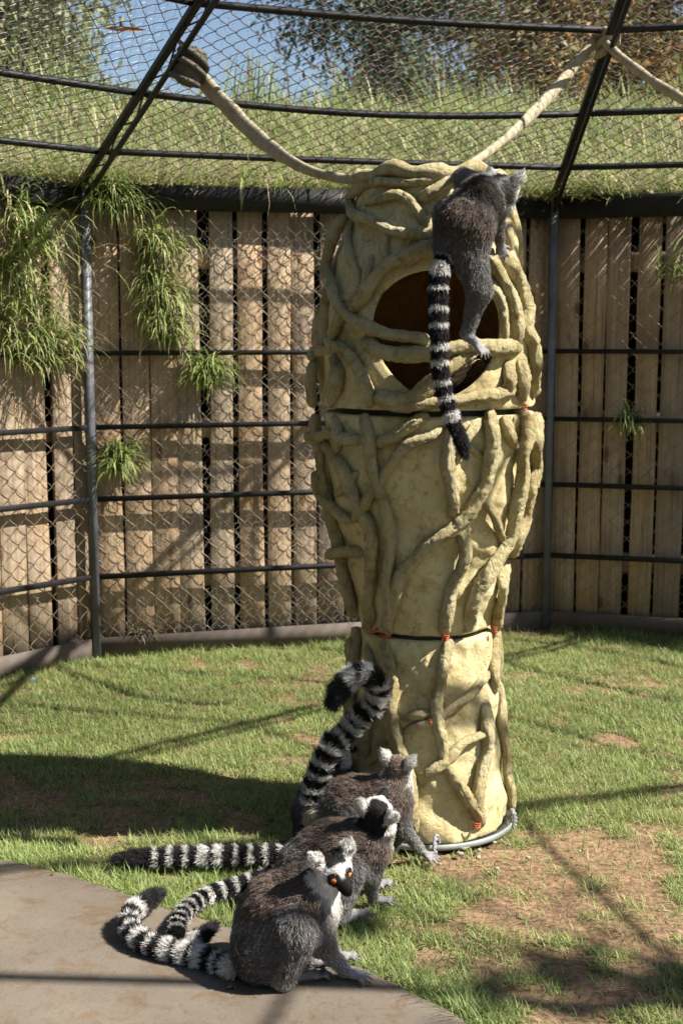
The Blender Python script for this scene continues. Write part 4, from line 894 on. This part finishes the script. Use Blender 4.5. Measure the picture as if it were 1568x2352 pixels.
        if s.head is not None:
            c, f, sv, w, sc = s.head; q = (V - c) / sc; x, y, z = q @ f, q @ sv, q @ w; hd = ((np.linalg.norm(q, axis=1) < .062) | ((x > .02) & (np.abs(y) < .03) & (np.linalg.norm(q, axis=1) < .09))) & (dt > .01)
            ey = np.zeros(len(V))
            for e in (-1, 1):
                de = np.sqrt(((x - .030) / 1.1) ** 2 + (np.abs(y - e * .0175) / .95) ** 2 + ((z - .004) / 1.05) ** 2); ey = np.maximum(ey, np.clip((.0195 - de) / .004, 0, 1))
            crown = np.clip((z - .012 - .75 * np.clip(x, 0, 1)) / .005, 0, 1) * np.clip((.027 - np.abs(y)) / .005, 0, 1) * np.clip((.022 - x) / .006, 0, 1)
            crown = np.maximum(crown, np.clip((.002 - x) / .006, 0, 1) * np.clip((z + .045) / .01, 0, 1) * np.clip((.040 - np.abs(y)) / .004, 0, 1) * np.clip((.024 + .6 * np.clip(.03 - np.abs(y), 0, 1) * 2 - z) / .004, 0, 1))
            crown = np.where((np.abs(y) > .024) & (z > .010), 0, crown); crown = np.maximum(crown, np.clip((-.004 - x) / .006, 0, 1) * np.clip((.025 - np.abs(y)) / .004, 0, 1) * (z > 0))
            muz = np.clip((x - .0375) / .006, 0, 1)
            hc = np.where(hd[:, None], WHITE, C)
            for m_, cc in ((crown, s.crown), (ey, BLACK * 1.3), (muz, BLACK * 1.2)): hc = np.where(hd[:, None], hc + (cc - hc) * m_[:, None], hc)
            inn = hd & (x > -.011) & (np.hypot(np.abs(y) - .040, z - .036) < .0065); hc[inn] = np.array([.12, .11, .11])
            C = hc; LN = np.where(hd & (x > .008), .0042, LN); skip = hd & (x > .034)
        mesh = mesh_np(s.name, V - s.org, F4=Q, cols=C, mat=M_BODY); mesh.location = s.org; tag(mesh, s.label, 'lemur', 'ring-tailed lemurs in the enclosure')
        # eyes
        if s.head is not None:
            for e in (-1, 1):
                p = c + sc * (f * .0315 + sv * e * .0185 + w * .005); dirn = f * .86 + sv * e * .5 + w * .08; dirn /= np.linalg.norm(dirn); mb = MB(); u1 = np.cross(dirn, (0, 0, 1.)); u1 /= np.linalg.norm(u1); u2 = np.cross(dirn, u1); th = np.linspace(0, 2 * math.pi, 17)[:-1]; VV = [p + dirn * .0078 * sc]; CCc = [BLACK]
                for a in (.16, .32, .36, .6, .82, .95, 1.2, 1.7, 2.4):
                    for t in th: VV.append(p + .0078 * sc * (dirn * math.cos(a) + math.sin(a) * (u1 * math.cos(t) + u2 * math.sin(t)))); CCc.append(BLACK if a < .34 or a > .9 else np.array([.75, .19, .02]))
                nr = 9; T = [(0, 1 + k, 1 + (k + 1) % 16) for k in range(16)]; QQ = [(1 + a * 16 + k, 1 + (a + 1) * 16 + k, 1 + (a + 1) * 16 + (k + 1) % 16, 1 + a * 16 + (k + 1) % 16) for a in range(nr - 1) for k in range(16)]
                o = mesh_np('eye', np.array(VV) - s.org, T, QQ, cols=np.array(CCc), mat=M_EYE); o.parent = mesh
        # fur strands
        T3 = np.vstack([Q[:, [0, 1, 2]], Q[:, [0, 2, 3]]]); e1, e2 = V[T3[:, 1]] - V[T3[:, 0]], V[T3[:, 2]] - V[T3[:, 0]]; nrm = np.cross(e1, e2); ar = np.linalg.norm(nrm, axis=1) / 2
        VN = np.zeros_like(V); 
        for k in range(3): np.add.at(VN, T3[:, k], nrm)
        VN /= np.linalg.norm(VN, axis=1)[:, None] + 1e-12
        n = int(ar.sum() * dens); ti = r_.choice(len(T3), n, p=ar / ar.sum()); bc = r_.dirichlet((1, 1, 1), n); vi = T3[ti, r_.integers(0, 3, n)]
        keep = (r_.random(n) < FU[vi] * 1.05) & ~skip[vi]; ti, bc, vi = ti[keep], bc[keep], vi[keep]; n = len(vi)
        p0 = (V[T3[ti]] * bc[:, :, None]).sum(1); nm = VN[vi]; fl = FL[vi] - nm * np.sum(FL[vi] * nm, axis=1)[:, None]; fl /= np.linalg.norm(fl, axis=1)[:, None] + 1e-9
        clump = np.sin(p0 * 210 + 1.7 * np.sin(p0[:, [1, 2, 0]] * 140)) * .5 
        tl = (dt < db)[vi]
        L = LN[vi] * (.6 + .8 * r_.random(n)); upw = np.where(tl, 1.0, .42)[:, None]; lay = np.where(tl, .75, 1.0)[:, None]
        d1 = nm * upw * 1.2 + fl * lay * .6 + r_.normal(0, .22, (n, 3)) + clump * .3; d1 /= np.linalg.norm(d1, axis=1)[:, None]
        d2 = nm * upw * .6 + fl * lay + r_.normal(0, .25, (n, 3)) + clump * .45; d2 /= np.linalg.norm(d2, axis=1)[:, None]
        p0 = p0 - nm * .001; p1 = p0 + d1 * L[:, None] * .5; p2 = p1 + d2 * L[:, None] * .5; pts = np.stack([p0, p1, p2], 1)
        cc = C[vi] * (.62 + .76 * r_.random(n))[:, None]; agouti = (r_.random(n) < .16) & (C[vi].mean(1) > .05) & (C[vi].mean(1) < .3); cc[agouti] *= 2.0
        cu = bpy.data.hair_curves.new('fur'); cu.add_curves([3] * n)
        cu.attributes['position'].data.foreach_set('vector', (pts - s.org).astype(np.float32).ravel())
        ra = cu.attributes.get('radius') or cu.attributes.new('radius', 'FLOAT', 'POINT'); rad = np.tile(np.array([.00055, .00045, .00012], np.float32), n); ra.data.foreach_set('value', rad)
        ca = cu.attributes.new('Col', 'FLOAT_COLOR', 'CURVE'); c4 = np.ones((n, 4), np.float32); c4[:, :3] = cc; ca.data.foreach_set('color', c4.ravel())
        cu.materials.append(M_FUR); o = bpy.data.objects.new('fur', cu); COL.objects.link(o); o.parent = mesh
        return mesh

def lemur_front():
    Z = .021; L = Lemur('ring_tailed_lemur', 'ring-tailed lemur sitting on the concrete paving with its orange eyes turned outward', GZ(640, 2250, Z)); L.crown = BLACK * 1.6
    Y = 2.74
    rump = PY(626, 2168, Y); rump[2] = max(rump[2], Z + .082); mid = PY(648, 2100, Y + .005); chest = PY(708, 2062, Y); sh = PY(728, 2040, Y - .005); neck = PY(748, 2022, Y - .02); head = PY(768, 2000, Y - .045)
    L.seg(mid, rump, .078, .080, BROWN, .016, .05, GREY); L.seg(chest, mid, .056, .076, BROWN, .015, .05); L.seg(neck, chest, .036, .054, BROWN * .6, .012, .03, BROWN)
    L.seg(PY(742, 2012, Y + .0), PY(690, 2030, Y + .01), .03, .04, BLACK * 2, .012, .02, BROWN * .7)
    L.seg(PY(757, 2030, Y - .045), PY(752, 2100, Y - .045), .020, .020, WHITE, .011, .015); L.seg(PY(752, 2090, Y - .03), PY(735, 2150, Y - .03), .026, .024, CREAM, .011, .015)
    hip = PY(600, 2190, Y - .05); hip[2] = max(hip[2], Z + .06); knee = PY(684, 2140, Y - .085); knee[2] = max(knee[2], Z + .08); ank = PY(652, 2232, Y - .085); ank[2] = Z + .022
    L.seg(hip, knee, .058, .036, GREY, .015, .03); L.seg(knee, ank, .040, .020, GREY, .013, .03, GREY)
    heel = GZ(648, 2246, Z + .010); toe = GZ(705, 2240, Z + .010); L.seg(ank, heel, .020, .0125, CREAM * .8, .008, .012); L.seg(heel, toe, .0125, .0105, LGREY, .005, .01); L.hand(toe, (1, .0, -.02), (0, 0, 1), .05, .35)
    toe2 = GZ(712, 2211, Z + .010); L.seg(PY(640, 2190, Y + .07), toe2, .035, .0105, GREY, .012, .02, LGREY); L.hand(toe2, (1, .06, -.05), (0, 0, 1), .045, .35)
    s1 = PY(722, 2088, Y - .045); el = PY(738, 2168, Y - .055); wr = GZ(793, 2232, Z + .016)
    L.seg(s1, el, .033, .0225, BROWN * 1.15, .013, .025, GREY); L.seg(el, wr, .0215, .0115, GREY, .010, .015, LGREY); L.hand(wr, (.8, -.42, -.12), (0, 0, 1), .058, .6)
    wr2 = GZ(772, 2196, Z + .012); L.seg(PY(742, 2085, Y + .035), PY(748, 2150, Y + .05), .028, .018, GREY, .011, .02); L.seg(PY(748, 2150, Y + .05), wr2, .018, .011, GREY, .009, .012, LGREY); L.hand(wr2, (1, .1, -.1), (0, 0, 1), .05, .5, -1)
    L.set_head(head, (.46, -.82, -.26), (-.86, -.46, -.17), .96)
    tz = lambda u, v, dz: GZ(u, v, Z + dz)
    L.set_tail([PY(575, 2210, Y + .02), tz(535, 2222, .022), tz(490, 2208, .022), tz(430, 2192, .022), tz(370, 2178, .022), tz(325, 2160, .024), tz(298, 2132, .03), tz(300, 2100, .04), tz(330, 2075, .045), tz(372, 2050, .05)], .0135, .0135, .043, .016, .01)
    L.build(1)
def lemur_mid():
    L = Lemur('ring_tailed_lemur', 'crouching ring-tailed lemur looking straight up, its tail trailing onto the paving', GZ(790, 2110)); L.crown = BLACK * 1.5
    Y = 3.10; rump = PY(700, 1992, Y + .0); mid = PY(760, 1962, Y); chest = PY(838, 1940, Y - .01); sh = PY(858, 1925, Y - .01); neck = PY(868, 1900, Y - .01); head = PY(866, 1864, Y - .015)
    L.seg(mid, rump, .067, .064, BROWN, .015, .05, GREY * .9); L.seg(chest, mid, .055, .066, BROWN * 1.05, .015, .05); L.seg(neck, chest, .034, .048, BLACK * 2.5, .012, .025, BROWN * .8); L.seg(head, neck, .028, .032, BLACK * 2, .010, .02)
    L.seg(PY(886, 1895, Y - .01), PY(880, 1950, Y - .01), .012, .02, WHITE, .010, .012, CREAM)
    hip = PY(700, 2015, Y - .045); knee = PY(806, 2004, Y - .075); ank = GZ(782, 2108, .03); L.seg(hip, knee, .050, .031, GREY * .95, .013, .03, GREY); L.seg(knee, ank, .030, .016, GREY, .011, .02, GREY * 1.2)
    heel = GZ(780, 2112, .014); toe = GZ(812, 2100, .014); L.seg(ank, heel, .015, .013, LGREY, .006, .012); L.seg(heel, toe, .0135, .012, WHITE, .005, .01); L.hand(toe, (1, .15, -.05), (0, 0, 1), .045, .35)
    hip2 = PY(705, 2000, Y + .05); k2 = PY(760, 2010, Y + .07); L.seg(hip2, k2, .045, .028, GREY, .012, .03); L.seg(k2, GZ(730, 2062, .02), .026, .014, GREY, .010, .02)
    s1 = PY(858, 1965, Y - .04); el = PY(850, 2012, Y - .05); wr = GZ(858, 2066, .018); L.seg(s1, el, .032, .021, BROWN, .012, .025, GREY); L.seg(el, wr, .020, .0115, GREY, .009, .015, LGREY); L.hand(wr, (.9, -.15, -.1), (0, 0, 1), .052, .6)
    wr2 = GZ(858, 2028, .016); L.seg(PY(862, 1960, Y + .035), PY(850, 1998, Y + .05), .028, .018, GREY, .011, .02); L.seg(PY(850, 1998, Y + .05), wr2, .018, .011, GREY, .009, .012, LGREY); L.hand(wr2, (1, .1, -.1), (0, 0, 1), .05, .5, -1)
    L.set_head(head, (.34, .64, .68), (.90, -.20, -.30), .96)
    L.set_tail([PY(672, 2000, Y + .0), GZ(635, 2008, .07), GZ(590, 2020, .05), GZ(535, 2038, .035), GZ(480, 2056, .03), GZ(432, 2088, .035), GZ(408, 2122, .045), GZ(408, 2152, .05), GZ(430, 2165, .052), GZ(462, 2150, .055), GZ(498, 2124, .06)], .013, .0125, .041, .013, .02)
    L.build(2)
def lemur_stand():
    L = Lemur('ring_tailed_lemur', 'ring-tailed lemur standing with its back turned against the tower, tail raised and curled', GZ(800, 1975)); L.crown = BROWN * 1.6
    Y = 3.40; rump = PY(757, 1858, Y + .02); mid = PY(810, 1848, Y); chest = PY(888, 1830, Y - .03); neck = PY(908, 1795, Y - .03); head = PY(915, 1764, Y - .03)
    L.seg(mid, rump, .062, .058, BROWN * 1.05, .014, .05, GREY); L.seg(chest, mid, .053, .062, BROWN * 1.1, .014, .05); L.seg(neck, chest, .033, .046, BROWN * 1.25, .011, .03, BROWN * 1.2); L.seg(head, neck, .027, .033, GREY, .008, .02)
    L.seg(PY(735, 1868, Y), PY(738, 1905, Y), .034, .028, CREAM * .75, .016, .02)
    L.seg(PY(800, 1880, Y - .05), PY(850, 1890, Y - .06), .04, .03, GREY * 1.2, .013, .03); L.seg(PY(850, 1890, Y - .06), GZ(820, 1990, .02), .027, .015, GREY, .011, .02); L.seg(PY(745, 1890, Y + .04), GZ(738, 1960, .02), .036, .016, GREY * .8, .012, .02, CREAM * .6)
    s1 = PY(918, 1840, Y - .035); el = PY(922, 1898, Y - .045); wr = GZ(968, 1956, .022); L.seg(s1, el, .031, .021, BROWN * 1.2, .011, .025, GREY); L.seg(el, wr, .020, .0105, GREY, .008, .015, LGREY); L.hand(wr, (.62, -.75, -.22), (0, 0, 1), .062, .5)
    L.seg(PY(905, 1845, Y + .03), PY(925, 1905, Y + .02), .026, .016, GREY, .01, .02); L.seg(PY(925, 1905, Y + .02), GZ(900, 1950, .015), .016, .011, GREY, .01, .012)
    L.seg(PY(938, 1790, Y - .02), PY(936, 1815, Y - .02), .010, .012, WHITE * .9, .008, .01)
    L.set_head(head, (.33, .9, .12), (.95, -.32, -.10), .86)
    T = Y + .0
    L.set_tail([PY(742, 1855, T), PY(722, 1850, T), PY(721, 1815, T - .01), PY(731, 1776, T - .01), PY(748, 1737, T - .01), PY(768, 1705, T), PY(792, 1684, T + .01), PY(812, 1660, T + .01), PY(838, 1634, T), PY(862, 1608, T - .01), PY(868, 1580, T - .02), PY(855, 1557, T - .03), PY(828, 1548, T - .03), PY(798, 1562, T - .03), PY(776, 1590, T - .03), PY(762, 1622, T - .03)], .0135, .0145, .040, .024, .0, .52)
    L.build(3)
def lemur_rear():
    L = Lemur('ring_tailed_lemur', 'half-hidden ring-tailed lemur behind the raised tail, own tail lying along the shaded grass', GZ(720, 1925)); L.crown = BLACK * 2
    Y = 3.58; rump = PY(725, 1868, Y); rump[2] = max(rump[2], .065); mid = PY(745, 1825, Y + .01); chest = PY(772, 1785, Y + .02); neck = PY(780, 1755, Y + .02); head = PY(778, 1727, Y + .02)
    L.seg(mid, rump, .055, .06, BROWN * .9, .014, .05, GREY); L.seg(chest, mid, .042, .055, BROWN, .013, .04); L.seg(neck, chest, .028, .04, BROWN, .01, .02); L.seg(head, neck, .026, .03, BLACK * 2, .008, .02)
    L.seg(PY(700, 1870, Y - .02), GZ(693, 1915, .03), .03, .02, BLACK * 4, .012, .02); L.seg(PY(800, 1790, Y), PY(812, 1850, Y - .01), .022, .016, GREY, .01, .02); L.seg(PY(812, 1850, Y - .01), GZ(800, 1910, .015), .015, .01, GREY, .01, .01)
    f0 = GZ(690, 1922, .014); L.seg(GZ(693, 1915, .03), f0, .015, .011, GREY, .006, .01); L.hand(f0, (-.3, -.9, -.1), (0, 0, 1), .045, .4)
    L.set_head(head, (.75, .55, .15), (.55, -.8, -.05), .84)
    L.set_tail([PY(705, 1890, Y), GZ(690, 1940, .03), GZ(655, 1960, .03), GZ(590, 1964, .03), GZ(510, 1966, .03), GZ(430, 1968, .03), GZ(350, 1970, .03), GZ(300, 1973, .028), GZ(262, 1977, .025)], .013, .0145, .042, .017, .012)
    L.build(4)
def lemur_climb():
    L = Lemur('ring_tailed_lemur', 'ring-tailed lemur climbing the tower above the den hole with its tail hanging straight', PY(1090, 800, 3.36)); L.crown = GREY * 1.1
    Y = 3.36; rump = PY(1050, 572, Y); mid = PY(1068, 520, Y + .0); chest = PY(1098, 455, Y + .04); neck = PY(1135, 437, Y + .05); head = PY(1158, 436, Y + .05)
    L.seg(mid, rump, .058, .050, BROWN * .85, .014, .05, GREY * .8); L.seg(chest, mid, .052, .058, GREY * .85, .014, .05, BROWN * .9); L.seg(neck, chest, .034, .046, GREY * 1.1, .010, .03, GREY * .7); L.seg(head, neck, .027, .032, GREY * 1.1, .007, .02)
    L.seg(PY(1100, 445, Y + .0), PY(1120, 470, Y + .02), .036, .034, BROWN * .5, .012, .02)
    # raised arm over the rim
    el = PY(1064, 408, Y + .05); L.seg(PY(1095, 430, Y + .05), el, .028, .021, GREY * 1.2, .009, .02); wr = PY(1052, 402, Y + .14); L.seg(el, wr, .020, .0115, GREY * 1.3, .008, .012); L.hand(wr, (-.3, .9, -.1), (0, 0, 1), .05, .5)
    # supporting arm
    e2 = PY(1140, 505, Y + .07); w2 = PY(1148, 556, Y + .11); L.seg(PY(1128, 465, Y + .05), e2, .027, .018, GREY * 1.05, .009, .02); L.seg(e2, w2, .0175, .0105, GREY * 1.1, .008, .012); L.hand(w2, (.1, .35, -.9), (.2, -1, 0), .05, .5)
    # bent leg against the body
    L.seg(PY(1040, 560, Y + .02), PY(1024, 488, Y + .03), .037, .025, GREY, .012, .025); L.seg(PY(1024, 488, Y + .03), PY(1020, 560, Y + .09), .024, .013, GREY, .010, .02); w3 = PY(1020, 565, Y + .1); L.hand(w3, (0, .9, .2), (0, 0, 1), .045, .5)
    # standing leg on the vine bar
    kn = PY(1101, 668, Y - .03); an = PY(1074, 758, Y - .005); L.seg(PY(1078, 575, Y + .0), kn, .040, .026, GREY, .012, .025); L.seg(kn, an, .025, .0135, GREY, .010, .016, GREY * 1.1); L.seg(PY(1068, 610, Y), PY(1085, 655, Y - .01), .020, .014, CREAM * .8, .014, .012)
    hl = PY(1068, 768, Y - .005); ft = PY(1090, 784, Y - .02); L.seg(an, hl, .0125, .011, LGREY, .006, .01); L.seg(hl, ft, .0115, .012, HANDC, .004, .01); L.hand(ft, (.5, -.35, -.75), (.5, -.6, .6), .05, .5)
    L.set_head(head, (.30, .93, -.05), (.93, -.28, -.12), .86)
    L.seg(PY(1172, 450, Y + .035), PY(1166, 474, Y + .045), .012, .012, WHITE, .008, .01); L.seg(PY(1166, 474, Y + .045), PY(1152, 490, Y + .05), .012, .010, WHITE * .8, .008, .01, GREY)
    T = Y - .04
    L.set_tail([PY(1035, 585, Y - .02), PY(1014, 612, T), PY(1007, 660, T), PY(1006, 720, T - .01), PY(1008, 780, T - .015), PY(1010, 830, T - .015), PY(1015, 875, T - .01), PY(1026, 925, T - .01), PY(1040, 968, T - .01), PY(1056, 1005, T - .01), PY(1070, 1050, T - .01)], .0165, .0125, .046, .0125, .03)
    L.build(5)
lemur_front(); lemur_mid(); lemur_stand(); lemur_rear(); lemur_climb()
print('objects', len(bpy.data.objects))
